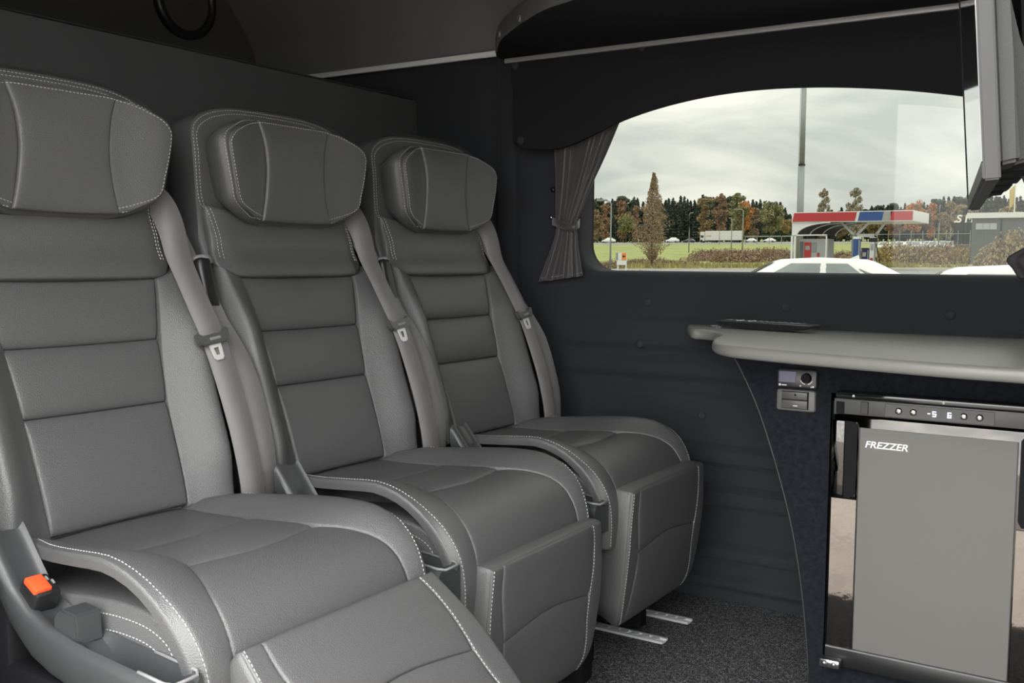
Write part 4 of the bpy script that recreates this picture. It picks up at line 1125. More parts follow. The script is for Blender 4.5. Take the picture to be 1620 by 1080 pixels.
mat('shed_grey', (.13, .145, .14), .7)
mat('smoked', (.06, .05, .045), .3)
mat('concrete', (.36, .34, .32), .85)
mat('orange', (.8, .22, .03), .5)
mat('boulder', (.30, .29, .27), .9, var=(3, .3))
mat('flag_yellow', (.60, .45, .17), .7)
mat('dark_glass', (.03, .035, .035), .1)
LEAF = {'spruce': (.052, .072, .056), 'pine': (.085, .105, .070), 'rust': (.34, .205, .13), 'brown': (.335, .245, .14), 'gold': (.38, .29, .12), 'olive': (.26, .25, .115), 'orange_leaf': (.55, .25, .085), 'dry': (.40, .31, .18), 'heath': (.33, .225, .16), 'bare': (.38, .32, .25)}
for k, c in LEAF.items(): mat(k, c, .8, var=(.35, .35))

def edge_d(x): return interp([-400, -40, -10, 60, 300], [62, 66, 92, 98, 98], x)
def ground(name, d0, d1, m, nd=24):
    xs = [-600 + 20 * i for i in range(60)]
    bm = bmesh.new(); G = []
    for j in range(nd + 1):
        row = []
        for x in xs:
            a = d0(x) if callable(d0) else d0; b = d1(x) if callable(d1) else d1
            d = a + (b - a) * j / nd; row.append(bm.verts.new((x, d, zg(d))))
        G.append(row)
    for j in range(nd):
        for i in range(len(xs) - 1): bm.faces.new((G[j][i], G[j][i + 1], G[j + 1][i + 1], G[j + 1][i]))
    return struct(bmobj(name, bm, m, smooth=True))
ground('ground_lot', 2.2, edge_d, 'asphalt'); ground('ground_gravel', -420, 2.2, 'gravel', 6)
ground('ground_verge', edge_d, lambda x: edge_d(x) + 14, 'verge', 5)
ground('ground_field', lambda x: edge_d(x) + 14, 700, 'grass', 90)
bm = bmesh.new(); G = []
for x in [-600 + 20 * i for i in range(60)]: G.append([bm.verts.new((x, d, zg(d) + h_)) for d, h_ in ((322, .05), (326, .5), (348, .75))])
for A, B in zip(G[:-1], G[1:]):
    for k in range(2): bm.faces.new((A[k], B[k], B[k + 1], A[k + 1]))
struct(bmobj('ground_road', bm, 'road'))

# ---- trees
def leaf_cards(bm, pts, size, rnd):
    for p in pts:
        s = size * rnd.uniform(.6, 1.4); a = Vector((rnd.gauss(0, 1), rnd.gauss(0, 1), rnd.gauss(0, 1))).normalized(); b = a.orthogonal().normalized()
        b = Matrix.Rotation(rnd.uniform(0, 6.28), 3, a) @ b; c = a.cross(b)
        bm.faces.new([bm.verts.new(p + b * s), bm.verts.new(p + c * s * .8), bm.verts.new(p - b * s * .9), bm.verts.new(p - c * s * .7)])
def trunk_mesh(h, r, rnd, limbs=6):
    bm = bmesh.new(); tube(bm, [(0, 0, 0), (rnd.uniform(-.01, .01), 0, h * .4), (rnd.uniform(-.015, .015), rnd.uniform(-.015, .015), h * .85)], [r, r * .7, r * .2], 6)
    for k in range(limbs):
        z = h * rnd.uniform(.25, .7); a = rnd.uniform(0, 6.28); l = h * .16
        tube(bm, [(0, 0, z), (math.cos(a) * l * .5, math.sin(a) * l * .5, z + l * .5), (math.cos(a) * l * .8, math.sin(a) * l * .8, z + l * 1.1)], [r * .35, r * .22, r * .08], 5)
    me = bpy.data.meshes.new('trunk'); bm.to_mesh(me); bm.free(); me.materials.append(MATS['bark']); return me
def crown_mesh(kind, seed):
    """unit tree 1 m tall; returns leaf mesh without material"""
    rnd = random.Random(seed); bm = bmesh.new(); pts = []
    if kind == 'conifer':
        for i in range(2600):
            z = .10 + .90 * (1 - math.sqrt(rnd.random())); lay = (z * 17) % 1
            r = .17 * (1 - z) ** .8 * (.55 + .45 * (1 - lay)) + .004; a = rnd.uniform(0, 6.28); k = rnd.uniform(.55, 1.0) * (1 + .25 * math.sin(a * 3 + seed + z * 9))
            pts.append(Vector((math.cos(a) * r * k, math.sin(a) * r * k, z - .10 * r * lay)))
        leaf_cards(bm, pts, .022, rnd)
    elif kind == 'pine':
        cl = [(Vector((rnd.gauss(0, .07), rnd.gauss(0, .07), rnd.uniform(.45, .95))), rnd.uniform(.05, .10)) for _ in range(16)]
        for i in range(2000):
            c, r = rnd.choice(cl); v = Vector((rnd.gauss(0, 1), rnd.gauss(0, 1), rnd.gauss(0, .7))).normalized() * r * rnd.uniform(.5, 1); pts.append(c + v)
        leaf_cards(bm, pts, .022, rnd)
    elif kind == 'birch':
        cl = []
        for _ in range(34):
            z = rnd.uniform(.16, .96); w = .20 * math.sin(PI * min(1, max(.05, (1.04 - z) * 1.02)) ** .8) + .02; a = rnd.uniform(0, 6.28); k = rnd.uniform(0, .8)
            cl.append((Vector((math.cos(a) * w * k, math.sin(a) * w * k, z)), .045 + .05 * (1 - z)))
        for i in range(2800):
            c, r = rnd.choice(cl); v = Vector((rnd.gauss(0, 1), rnd.gauss(0, 1), rnd.gauss(0, 1.2))).normalized() * r * rnd.uniform(.35, 1); pts.append(c + v)
        leaf_cards(bm, pts, .019, rnd)
    elif kind == 'round':
        cl = []
        for _ in range(30):
            v = Vector((rnd.gauss(0, 1), rnd.gauss(0, 1), rnd.gauss(0, 1))).normalized() * rnd.uniform(.4, 1); cl.append((Vector((v.x * .26, v.y * .26, .60 + v.z * .33)), rnd.uniform(.07, .11)))
        for i in range(2800):
            c, r = rnd.choice(cl); v = Vector((rnd.gauss(0, 1), rnd.gauss(0, 1), rnd.gauss(0, 1))).normalized() * r * rnd.uniform(.5, 1); pts.append(c + v)
        leaf_cards(bm, pts, .022, rnd)
    elif kind == 'poplar':
        lump = [(rnd.uniform(0, 6.28), rnd.uniform(.1, 1), rnd.uniform(.45, 1.35)) for _ in range(90)]
        for i in range(10000):
            z = .09 + .91 * rnd.random() ** 1.15; a = rnd.uniform(0, 6.28)
            w = interp([.09, .16, .3, .45, .58, .70, .84, 1.0], [.04, .10, .19, .20, .165, .10, .060, .012], z)
            f = min(lump, key=lambda q: abs(q[1] - z) * 6 + abs(math.sin((q[0] - a) / 2)))[2]
            r = w * f * rnd.random() ** .45; pts.append(Vector((math.cos(a) * r, math.sin(a) * r, z)))
        leaf_cards(bm, pts, .0068, rnd)
    elif kind == 'bush':
        for i in range(1500):
            a = rnd.uniform(0, 6.28); r = math.sqrt(rnd.random()); top = math.sqrt(max(0, 1 - r * r)) * (.75 + .25 * math.sin(a * 4 + r * 6 + seed)); z = top * rnd.random() ** .5
            pts.append(Vector((math.cos(a) * r, math.sin(a) * r, z)))
        leaf_cards(bm, pts, .055, rnd)
    me = bpy.data.meshes.new('foliage'); bm.to_mesh(me); bm.free(); return me
CROWN = {}
def crown(kind, m, v):
    k = (kind, m, v)
    if k not in CROWN:
        me = crown_mesh(kind, hash(kind) % 1 + v * 17 + len(kind)); me.materials.append(MATS[m]); CROWN[k] = me
    return CROWN[k]
TR = [trunk_mesh(1, .016, random.Random(5)), trunk_mesh(1, .022, random.Random(9)), trunk_mesh(1, .012, random.Random(2), 0)]
def tree(name, label, kind, m, u, vtop, d, wide=1.0, v=0, group=None, vbase=None, stem=True):
    p = onY(u, vtop, d); z0 = zg(d); h = p.z - z0
    t = thing(name, label, 'tree', (p.x, d, z0), random.uniform(0, 6.28), group)
    o = bpy.data.objects.new('foliage', crown(kind, m, v)); C.objects.link(o); o.parent = t; o.scale = (h * wide, h * wide, h)
    if stem:
        o = bpy.data.objects.new('trunk', TR[2] if kind == 'poplar' else TR[v % 2]); C.objects.link(o); o.parent = t; o.scale = (h, h, h)
    return t
rnd = random.Random(3)
# dark spruces and pines of the forest edge
sky_u = [905, 940, 960, 985, 1010, 1060, 1075, 1100, 1140, 1165, 1190, 1215, 1235, 1260, 1300, 1330, 1360, 1400, 1430, 1470, 1490, 1520, 1560, 1600, 1640]
sky_v = [318, 312, 314, 310, 312, 312, 309, 310, 306, 314, 316, 312, 320, 345, 338, 326, 328, 322, 320, 318, 309, 308, 306, 308, 306]
u = 900; ti = 0
while u < 1660:
    ti += 1
    vt = interp(sky_u, sky_v, u) + rnd.uniform(-2, 7)
    k = rnd.random()
    if k < .72: tree('spruce', 'dark green spruce in the forest edge beyond the road', 'conifer', 'spruce', u, vt, 425 + 15 * (ti % 4) + rnd.uniform(-2, 2), rnd.uniform(1.0, 1.35), rnd.randrange(3), 'spruces of the forest edge')
    else: tree('pine', 'dull green pine in the forest edge beyond the road', 'pine', 'pine', u, vt + 2, 425 + 15 * (ti % 4) + rnd.uniform(-2, 2), rnd.uniform(1.0, 1.3), rnd.randrange(2), 'pines of the forest edge')
    u += rnd.uniform(5, 8.5)
for u, vt, m, kind, w, lab in (
    (930, 352, 'rust', 'birch', 1.3, 'short rust-brown tree at the forest edge, half behind the curtain'),
    (945, 331, 'brown', 'birch', .75, 'thin grey-brown tree just behind the bent street lamp'),
    (958, 322, 'rust', 'birch', .8, 'slim rust-coloured birch behind the bent street lamp'),
    (986, 317, 'rust', 'birch', .9, 'rust-coloured birch behind the green-leaved tree'),
    (991, 332, 'olive', 'round', .85, 'green-leaved broad tree left standing green among rust-coloured birches'),
    (1005, 325, 'rust', 'birch', .7, 'slim reddish birch between the green tree and the tall lone tree'),
    (1117, 311, 'brown', 'birch', 1.15, 'wide golden-brown birch behind the white lorry'),
    (1141, 306, 'rust', 'birch', .7, 'pinkish-brown birch top behind the white lorry'),
    (1168, 305, 'olive', 'birch', .9, 'tall olive-brown tree beside the orange crown'),
    (1177, 308, 'orange_leaf', 'round', .55, 'bright orange crown above the road lamps'),
    (1170, 330, 'brown', 'birch', .8, 'tan birch behind the arched street lamp'),
    (1192, 328, 'heath', 'birch', 1.0, 'purplish-brown bare tree behind the guard rail'),
    (1222, 313, 'olive', 'round', .75, 'large olive-yellow tree beside the fuel station'),
    (1242, 338, 'gold', 'round', .9, 'low yellow-brown tree against the end of the station roof'),
    (1304, 298, 'bare', 'birch', .55, 'thin bare poplar rising behind the station roof near the tall mast'),
    (1306, 330, 'brown', 'round', .9, 'brown tree behind the red part of the station roof'),
    (1354, 297, 'bare', 'birch', .65, 'bare twiggy tree rising behind the middle of the station roof'),
    (1352, 325, 'gold', 'round', .9, 'golden-brown tree behind the middle of the station roof'),
    (1385, 335, 'brown', 'round', 1.0, 'brown tree seen below the blue part of the station roof'),
    (1330, 345, 'brown', 'round', 1.1, 'brown tree seen under the station roof behind the struts'),
    (1415, 340, 'rust', 'round', 1.2, 'rust tree behind the far end of the station roof'),
    (1447, 312, 'orange_leaf', 'round', .62, 'large orange tree beyond the far end of the station roof'),
    (1463, 322, 'rust', 'round', .75, 'rust-orange tree beside the large orange tree'),
    (1474, 321, 'orange_leaf', 'birch', .75, 'upright orange tree near the lamps of the car park'),
    (1502, 318, 'brown', 'birch', .9, 'tan birch behind the car park lamps'),
    (1520, 322, 'dry', 'birch', .95, 'straw-coloured birch behind the dark store'),
    (1490, 335, 'olive', 'birch', .9, 'greenish birch behind the car park lamps'),
    (1545, 275, 'bare', 'birch', .6, 'tall bare tree behind the lower corner of the television'),
    (1575, 325, 'olive', 'round', .9, 'olive tree behind the grey shed roof'),
    (1600, 318, 'brown', 'round', .9, 'brown tree behind the yellow flag')):
    ti += 1; tree('broadleaf_tree', lab, kind, m, u, vt, 368 + 13 * (ti % 4), w * 1.25, rnd.randrange(2))
tree('poplar', 'tall lone brown-leaved poplar on the grass before the forest', 'poplar', 'brown', 1034, 273, 74, 1.0, 1)
# undergrowth that closes the forest edge: nobody could count it
bm = bmesh.new(); pts = []
for i in range(9000):
    x = rnd.uniform(-320, -20); d = rnd.uniform(484, 496); pts.append(Vector((x, d, zg(d) + 13 * rnd.random() ** .8)))
leaf_cards(bm, pts, 1.3, rnd)
o = tag(bmobj('undergrowth', bm, 'spruce'), 'dense dark undergrowth between the trunks of the forest', 'undergrowth'); o['kind'] = 'stuff'
# ---- bushes
def bush(u, vb, d, w, h, m, lab, cat='bush', name='bush', group=None, v=0):
    p = onY(u, vb, d); t = thing(name, lab, cat, (p.x, d, zg(d) - .05), rnd.uniform(0, 6.28), group)
    o = bpy.data.objects.new('foliage', crown('bush', m, v)); C.objects.link(o); o.parent = t; o.scale = (w, w * .8, h)
    o = bpy.data.objects.new('stems', STEM); C.objects.link(o); o.parent = t; o.scale = (w, w, h)
bm = bmesh.new()
for k in range(7):
    a = k * .9; tube(bm, [(0, 0, 0), (math.cos(a) * .2, math.sin(a) * .2, .4), (math.cos(a) * .4, math.sin(a) * .4, .8)], [.02, .015, .006], 4)
STEM = bpy.data.meshes.new('stems'); bm.to_mesh(STEM); bm.free(); STEM.materials.append(MATS['bark'])
for i in range(22):
    u = 1108 + i * 6.8; bush(u, 400, 108 + rnd.uniform(-6, 10), rnd.uniform(1.2, 2.2), rnd.uniform(1.0, 1.7), rnd.choice(['heath', 'rust', 'heath']), 'reddish-brown heath shrub on the rough grass beside the field', group='reddish shrubs beside the field', v=rnd.randrange(2))
for i in range(9):
    u = 985 + i * 13; bush(u, 412, 80 + rnd.uniform(-3, 5), rnd.uniform(.9, 1.6), rnd.uniform(.6, 1.1), rnd.choice(['heath', 'dry']), 'low dry shrub around the foot of the lone poplar', group='dry shrubs around the poplar', v=rnd.randrange(2))
for i in range(4):
    u = 945 + i * 9; bush(u, 412, 72 + rnd.uniform(-3, 3), rnd.uniform(.8, 1.2), rnd.uniform(.5, .9), 'heath', 'low pinkish shrub behind the small orange sign', group='pinkish shrubs behind the sign', v=rnd.randrange(2))
for i in range(26):
    u = 1392 + i * 6.3; bush(u, 405, 104 + rnd.uniform(-4, 12), rnd.uniform(1.3, 2.4), rnd.uniform(1.2, 2.3), rnd.choice(['dry', 'brown', 'heath', 'gold']), 'straw-brown shrub on the bank behind the fuel pumps', group='shrubs on the bank behind the pumps', v=rnd.randrange(2))
for i in range(9):
    u = 1313 + i * 8; bush(u, 410, 108 + rnd.uniform(-3, 8), rnd.uniform(1.2, 1.8), rnd.uniform(.8, 1.5), rnd.choice(['dry', 'heath']), 'brown shrub seen under the station roof', group='shrubs seen under the station roof', v=rnd.randrange(2))
for u, h, lab in ((1583, 3.0, 'tall straw-coloured bush against the grey shed'), (1598, 4.2, 'big bare-twigged bush at the front corner of the grey shed'), (1616, 4.6, 'large brown bush beside the grey shed')):
    bush(u, 405, 84, 2.0, h * .75, 'dry', lab, v=1)
# rough grass on the verge: nobody could count it
bm = bmesh.new()
for i in range(9000):
    x = rnd.uniform(-62, 6); d = edge_d(x) + rnd.uniform(.3, 12); z = zg(d); h = rnd.uniform(.15, .55); a = rnd.uniform(0, 6.28); w = .10
    if x > -20 and d > 90.5: continue
    c_, s_ = math.cos(a) * w, math.sin(a) * w
    bm.faces.new([bm.verts.new((x - c_, d - s_, z)), bm.verts.new((x + c_, d + s_, z)), bm.verts.new((x + rnd.uniform(-.15, .15), d, z + h))])
o = tag(bmobj('verge_grass', bm, 'verge'), 'rough yellowish grass along the edge of the car park', 'grass'); o['kind'] = 'stuff'

# ---- lamps, mast
def lamp(u, vtop, vbase, d, arm, lab, r=.07, name='street_lamp'):
    p = onY(u, vtop, d); z0 = zg(d); t = thing(name, lab, 'lamp post', (p.x, d, z0)); h = p.z - z0
    bm = bmesh.new(); tube(bm, [(0, 0, 0), (0, 0, h * .5), (0, 0, h - .25), (arm * .1, 0, h - .06), (arm * .35, 0, h)], [r, r * .8, r * .6, r * .5, r * .5], 8)
    bmobj('pole', bm, 'galv', t, True)
    bm = bmesh.new(); x0, x1 = sorted((arm * .3, arm)); box(bm, (x0, -.12, h - .03), (x1, .12, h + .09), .03, 2); sharp(bmobj('lamp_head', bm, 'galv', t))
lamp(967, 317, 420, 62, -1.1, 'tall grey street lamp with a bent arm beside the field')
lamp(1091, 337, 386, 150, .6, 'thin street lamp standing in front of the dark spruces', .10)
lamp(1139, 341, 370, 300, .7, 'small street lamp above the lorry trailer', .10)
lamp(1158, 345, 388, 150, -.5, 'thin street lamp in front of the lorry trailer', .10)
lamp(1176, 331, 388, 135, -1.4, 'street lamp with a long arm at the rear of the lorry', .11)
lamp(1487, 325, 380, 162, .2, 'tall lamp post at the car park near the orange tree', .12)
lamp(1505, 337, 375, 190, .2, 'lamp post at the car park beside the dark store', .10)
p = onY(1266.5, 330, 92); zb_ = zg(92)
t = thing('mast', 'very tall grey steel mast rising behind the fuel station', 'mast', (p.x, 92, zb_))
bm = bmesh.new(); tube(bm, [(0, 0, 0), (0, 0, 9.2)], [.30, .27], 16); bmobj('lower_section', bm, 'galv', t, True)
bm = bmesh.new(); tube(bm, [(0, 0, 9.1), (0, 0, 16.7)], [.245, .225], 16); bmobj('middle_section', bm, 'galv', t, True)
bm = bmesh.new(); tube(bm, [(0, 0, 16.7), (0, 0, 26)], [.20, .17], 16); bmobj('upper_section', bm, 'galv', t, True)
for z, r in ((9.15, .31), (16.75, .27)):
    bm = bmesh.new(); lathe(bm, [(r, -.06), (r, .06)], (0, 0, z), (0, 0, 1), 16); lathe(bm, [(0, .06), (r, .06)], (0, 0, z), (0, 0, 1), 16); bmobj('joint_flange', bm, 'tyre', t)
bm = bmesh.new(); tube(bm, [(-.30, -.1, 0), (-.26, -.1, 26)], .02, 4); bmobj('cable', bm, 'galv', t)

# ---- fuel station
DS = 74
g0 = onY(1253, 336, DS); g1 = onY(1455, 331, DS + 2)
zf0 = onY(1253, 352, DS).z; zf1 = onY(1253, 336, DS).z
GZ = zg(DS)
t = thing('station_canopy', 'fuel station roof with red and blue band on white struts', 'canopy', (g0.x, DS, GZ))
Lc = g1.x - g0.x; hb_, ht_ = zf0 - GZ, zf1 - GZ
def seg(x0, x1, m, name, slant=0, off=0, zb=.06, zt=.06):
    bm = bmesh.new()
    extrude_outline(bm, [(x0, off, hb_ + zb), (x1, off, hb_ + zb), (x1 + slant, off, ht_ - zt), (x0 + slant, off, ht_ - zt)], (0, .05, 0)); bmobj(name, bm, m, t)
bm = bmesh.new(); box(bm, (0, 0, hb_), (Lc, 5.5, ht_)); bmobj('roof_slab', bm, 'paint_white', t)
fx = lambda u: Lc * (u - 1253) / (1455 - 1253)
seg(.06, fx(1361), 'fuel_red', 'red_band', .12, -.04); seg(fx(1366), fx(1405), 'fuel_blue', 'blue_band', .12, -.04)
seg(fx(1419), Lc - .05, 'fuel_red', 'red_band', 0, -.04)
mat('fuel_pink', (.62, .25, .24), .45); seg(fx(1406), fx(1418), 'concrete', 'pale_band', .12, -.04)
# gable and arched shelter
bm = bmesh.new(); k0 = 0; hk = onY(1262, 372, DS).z - GZ
arc = [(fx(1262) + (fx(1320) - fx(1262)) * (1 - math.cos(PI / 2 * i / 8)) * 1.0, hk + (hb_ - hk) * math.sin(PI / 2 * i / 8)) for i in range(9)]
ol = [(0, .1, hk)] + [(x, .1, z) for x, z in arc] + [(0, .1, hb_)]
extrude_outline(bm, ol, (0, .12, 0)); bmobj('gable', bm, 'paint_white', t)
for y0 in (0,):
    bm = bmesh.new(); n = len(arc)
    A = [bm.verts.new((x, .05, z)) for x, z in arc]; B = [bm.verts.new((x + 2.2, 2.4, z)) for x, z in arc]; A2 = [bm.verts.new((x + .03, .05, z - .03)) for x, z in arc]; B2 = [bm.verts.new((x + 2.23, 2.4, z - .03)) for x, z in arc]
    for i in range(n - 1): bm.faces.new((A[i], A[i + 1], B[i + 1], B[i])); bm.faces.new((A2[i], B2[i], B2[i + 1], A2[i + 1]))
    bmobj('shelter_roof', bm, 'smoked', t, True)
    for k in range(4):
        bm = bmesh.new(); f = k / 3; tube(bm, [(x + 2.2 * f, .03 + 2.35 * f, z - .03) for x, z in arc], .05, 6); bmobj('roof_rib', bm, 'paint_white', t)
for u in (1254, 1259.5):
    bm = bmesh.new(); x = fx(u); box(bm, (x - .07, 0, 0), (x + .07, .14, hk)); bmobj('column', bm, 'paint_white', t)
bm = bmesh.new(); box(bm, (fx(1253), .0, hk - .04), (fx(1315), .08, hk + .05)); bmobj('beam', bm, 'paint_white', t)
bm = bmesh.new(); box(bm, (fx(1313), .0, 0), (fx(1315), .10, hk)); bmobj('column', bm, 'paint_white', t)
for u0, u1, y in ((1330, 1352, 1.5), (1376, 1356, 1.5), (1399, 1384, 2.2)):
    bm = bmesh.new(); tube(bm, [(fx(u0), y, hb_), (fx(u1), y, onY(1352, 371, DS).z - GZ)], .10, 8); bmobj('strut', bm, 'paint_white', t)
bm = bmesh.new(); box(bm, (fx(1349), 1.3, 0), (fx(1355), 1.7, onY(1352, 370, DS).z - GZ)); bmobj('strut_column', bm, 'galv', t)
bm = bmesh.new(); box(bm, (fx(1358), 1.4, onY(1352, 374, DS).z - GZ), (fx(1385), 1.6, onY(1352, 369, DS).z - GZ)); bmobj('cross_beam', bm, 'paint_white', t)
# kiosk under the shelter
t = thing('payment_kiosk', 'white payment booth with a red door under the arched shelter', 'kiosk', (g0.x, DS + .8, GZ)); o_ = g0.x
mat('kiosk_wall', (.40, .41, .40), .6)
bm = bmesh.new(); box(bm, (fx(1262), 0, 0), (fx(1312), 1.6, hk - .25)); bmobj('wall', bm, 'kiosk_wall', t)
bm = bmesh.new(); box(bm, (fx(1271), -.05, 0), (fx(1283), .02, hk * .80)); dr = bmobj('door', bm, 'fuel_red', t)
bm = bmesh.new(); box(bm, (fx(1273), -.07, hk * .58), (fx(1281), -.04, hk * .70)); bmobj('sign_plate', bm, 'concrete', dr)
bm = bmesh.new(); box(bm, (fx(1285), -.05, hk * .52), (fx(1292), .02, hk * .80)); bmobj('notice_board', bm, 'galv', t)
bm = bmesh.new(); box(bm, (fx(1294), -.06, hk * .28), (fx(1297.5), .02, hk * .50)); bmobj('extinguisher_box', bm, 'fuel_red', t)
bm = bmesh.new(); box(bm, (fx(1294), -.3, hk * .02), (fx(1303), .02, hk * .16)); bmobj('bin', bm, 'fuel_red', t)
bm = bmesh.new(); box(bm, (fx(1263), -.04, .2), (fx(1269), .02, hk * .82)); bmobj('window', bm, 'shed_grey', t)
# pumps
def pump(u0, u1, v0, v1, d, m, lab, kind):
    a = onY(u0, v1, d); b = onY(u1, v0, d); z0 = zg(d); w = b.x - a.x; h = b.z - z0
    t = thing('fuel_pump', lab, 'fuel pump', (a.x, d, z0))
    bm = bmesh.new(); box(bm, (0, 0, 0), (w, .7, h), .02, 1); bmobj('body', bm, m, t)
    bm = bmesh.new(); box(bm, (-.02, -.03, h * .93), (w + .02, .72, h)); bmobj('top_band', bm, 'paint_white' if kind != 1 else 'navy', t)
    bm = bmesh.new(); box(bm, (w * .2, -.04, h * .62), (w * .8, .01, h * .8)); bmobj('display', bm, 'concrete' if kind else 'fuel_blue', t)
    bm = bmesh.new(); box(bm, (w, -.02, .05), (w + .08, .1, h * .9)); bmobj('side_pillar', bm, 'galv', t)
    if kind == 2:
        bm = bmesh.new(); tube(bm, catmull([(w + .1, 0, h * .8), (w + .25, -.05, h * .55), (w + .42, -.05, h * .25), (w + .3, -.05, h * .1), (w + .12, 0, h * .4)], 6), .035, 6); bmobj('hose', bm, 'tyre', t, True)
        bm = bmesh.new(); box(bm, (-.06, -.04, h * .86), (w + .14, .3, h * .98)); bmobj('hood', bm, 'tyre', t)
        bm = bmesh.new(); box(bm, (w * .2, -.05, .05), (w * .75, .01, h * .38)); bmobj('red_panel', bm, 'fuel_red', t)
pump(1348.5, 1358.5, 374, 427, 72, 'fuel_blue', 'tall plain blue pump cabinet at the front of the fuel station', 0)
pump(1362, 1372.5, 392, 424, 74, 'navy', 'short dark-blue fuel pump between the tall blue cabinet and the hose pump', 1)
pump(1374.5, 1384, 375, 423, 74, 'paint_white', 'white fuel pump with a black hood and hanging hose', 2)

# ---- cars
def car(lab, col, u, vtop, d, yaw, L=4.5, W=1.78, H=1.45, group=None, sedan=True, fine=True, z=None, name='car'):
    p = onY(u, vtop, d); z0 = zg(d) if z is None else z
    t = thing(name, lab, 'car', (p.x, d, z0), yaw, group)
    # body: length along local x (front = -x)
    st = [(-2.25, .55, .60, .62), (-2.15, .70, .30, .70), (-1.5, .84, .22, .86), (-.95, .88, .20, .95), (0, .89, .20, .97), (1.0, .89, .20, .98), (1.7, .86, .24, .96), (2.1, .76, .32, .90), (2.25, .62, .55, .72)]
    k = L / 4.5; kw = W / 1.78; kh = H / 1.45; bm = bmesh.new(); R = []
    for x, w, zl, zh in st:
        pr = [(0, zl), (w * .8, zl), (w, zl + (zh - zl) * .25), (w * 1.0, zl + (zh - zl) * .65), (w * .93, zh - .02), (w * .7, zh), (0, zh + .02)]
        pr = pr + [(-a, b) for a, b in pr[-2:0:-1]]
        R.append([bm.verts.new((x * k, a * kw, b * kh)) for a, b in pr])
    n = len(R[0])
    for A, B in zip(R[:-1], R[1:]):
        for i in range(n): bm.faces.new((A[i], A[(i + 1) % n], B[(i + 1) % n], B[i]))
    bm.faces.new(R[0]); bm.faces.new(R[-1])
    bmobj('body', bm, col, t, True)
    # greenhouse
    def sec(z_): 
        f = (z_ - .94) / .51
        return f
    xs0 = [-1.12, 1.85]; xs1 = [-.25, 1.0]
    def loop(f, grow=0):
        e = math.sin(f * PI / 2)
        xf = -1.15 + .95 * f + .0; xr_ = 1.95 - .95 * f ** 1.15; w = .83 - .21 * f ** 1.3; zz = .93 + .52 * (f if f < .9 else .9 + (f - .9) * .6)
        return [((xf + grow * -.0), -w * .80, zz), (xf + .22, -w, zz), ((xf + xr_) / 2, -w * 1.01, zz + .012), (xr_ - .25, -w, zz), (xr_, -w * .78, zz), (xr_, w * .78, zz), (xr_ - .25, w, zz), ((xf + xr_) / 2, w * 1.01, zz + .012), (xf + .22, w, zz), (xf, w * .80, zz)]
    bm = bmesh.new(); R = []
    for f in (0, .25, .5, .75, .9, 1.0):
        l = loop(f); R.append([bm.verts.new((a * k, b * kw, c * kh)) for a, b, c in l])
    cen = bm.verts.new((.35 * k, 0, 1.45 * kh + .01)); n = 10
    for A, B in zip(R[:-1], R[1:]):
        for i in range(n): bm.faces.new((A[i], A[(i + 1) % n], B[(i + 1) % n], B[i]))
    for i in range(n): bm.faces.new((R[-1][i], R[-1][(i + 1) % n], cen))
    gh = bmobj('roof', bm, col, t, True); sharp(gh, 50)
    def glassq(pts, name):
        bm = bmesh.new(); c_ = [bm.verts.new((a * k, b * kw, c * kh)) for a, b, c in pts]; bm.faces.new(c_)
        r = bmesh.ops.extrude_face_region(bm, geom=list(bm.faces)); nn = Vector((0, 0, .01))
        bmobj(name, bm, 'car_glass', t)
    def side(f, frac, sg, o=.012):
        l = loop(f); a = Vector(l[1]); b = Vector(l[3]); q_ = a.lerp(b, frac); return (q_.x, sg * (abs(q_.y) + o), q_.z)
    def sidepane(name, fl, fr, f1, sg):
        bm = bmesh.new(); G = []
        for a in range(9):
            f = .10 + (f1 - .10) * a / 8; row = []
            for b in range(7):
                q_ = side(f, fl(f) + (fr(f) - fl(f)) * b / 6, sg, .010 + .010 * math.sin(PI * b / 6)); row.append(bm.verts.new((q_[0] * k, q_[1] * kw, q_[2] * kh)))
            G.append(row)
        for a in range(8):
            for b in range(6): bm.faces.new((G[a][b], G[a][b + 1], G[a + 1][b + 1], G[a + 1][b]))
        bmobj(name, bm, 'car_glass', t, True)
    if fine:
        for sg in (-1, 1):
            sidepane('side_window', lambda f: .0 + .02 * f, lambda f: .43, .84, sg)
            sidepane('side_window', lambda f: .47, lambda f: .80 - .02 * f, .84, sg)
            sidepane('quarter_window', lambda f: .83, lambda f: 1.10 - .26 * f / .7, .70, sg)
    def fr_pt(f, y, sg=-1, o=.012):
        l = loop(f); x = l[0][0] if sg < 0 else l[4][0]; w = abs(l[0][1]); return (x + sg * o, y * w, l[0][2] + .01)
    glassq([fr_pt(.06, -.95), fr_pt(.06, .95), fr_pt(.86, .92), fr_pt(.86, -.92)], 'windscreen')
    glassq([fr_pt(.10, -.92, 1), fr_pt(.10, .92, 1), fr_pt(.84, .88, 1), fr_pt(.84, -.88, 1)], 'rear_window')
    if fine:
        bm = bmesh.new(); extrude_outline(bm, [(.78 * k, -.02, 1.43 * kh), (.96 * k, -.02, 1.42 * kh), (.94 * k, -.02, 1.50 * kh)], (0, .04, 0)); bmobj('roof_antenna', bm, col, t)
        for sg in (-1, 1):
            bm = bmesh.new(); box(bm, (-.75 * k, sg * .95 * kw - .09, .95 * kh), (-.60 * k, sg * .95 * kw + .09, 1.08 * kh), .03, 2); bmobj('mirror', bm, col, t)
    for x in (-1.38, 1.38):
        for sg in (-1, 1):
            bm = bmesh.new(); lathe(bm, [(0, .10), (.20, .10), (.22, .11), (.31, .11), (.32, .08), (.32, -.10), (0, -.10)], (x * k, sg * .80 * kw, .32), (0, sg, 0), 16); bmobj('wheel', bm, 'tyre', t)
    return t
mat('car_glass', (.21, .24, .235), .06, coat=.6)
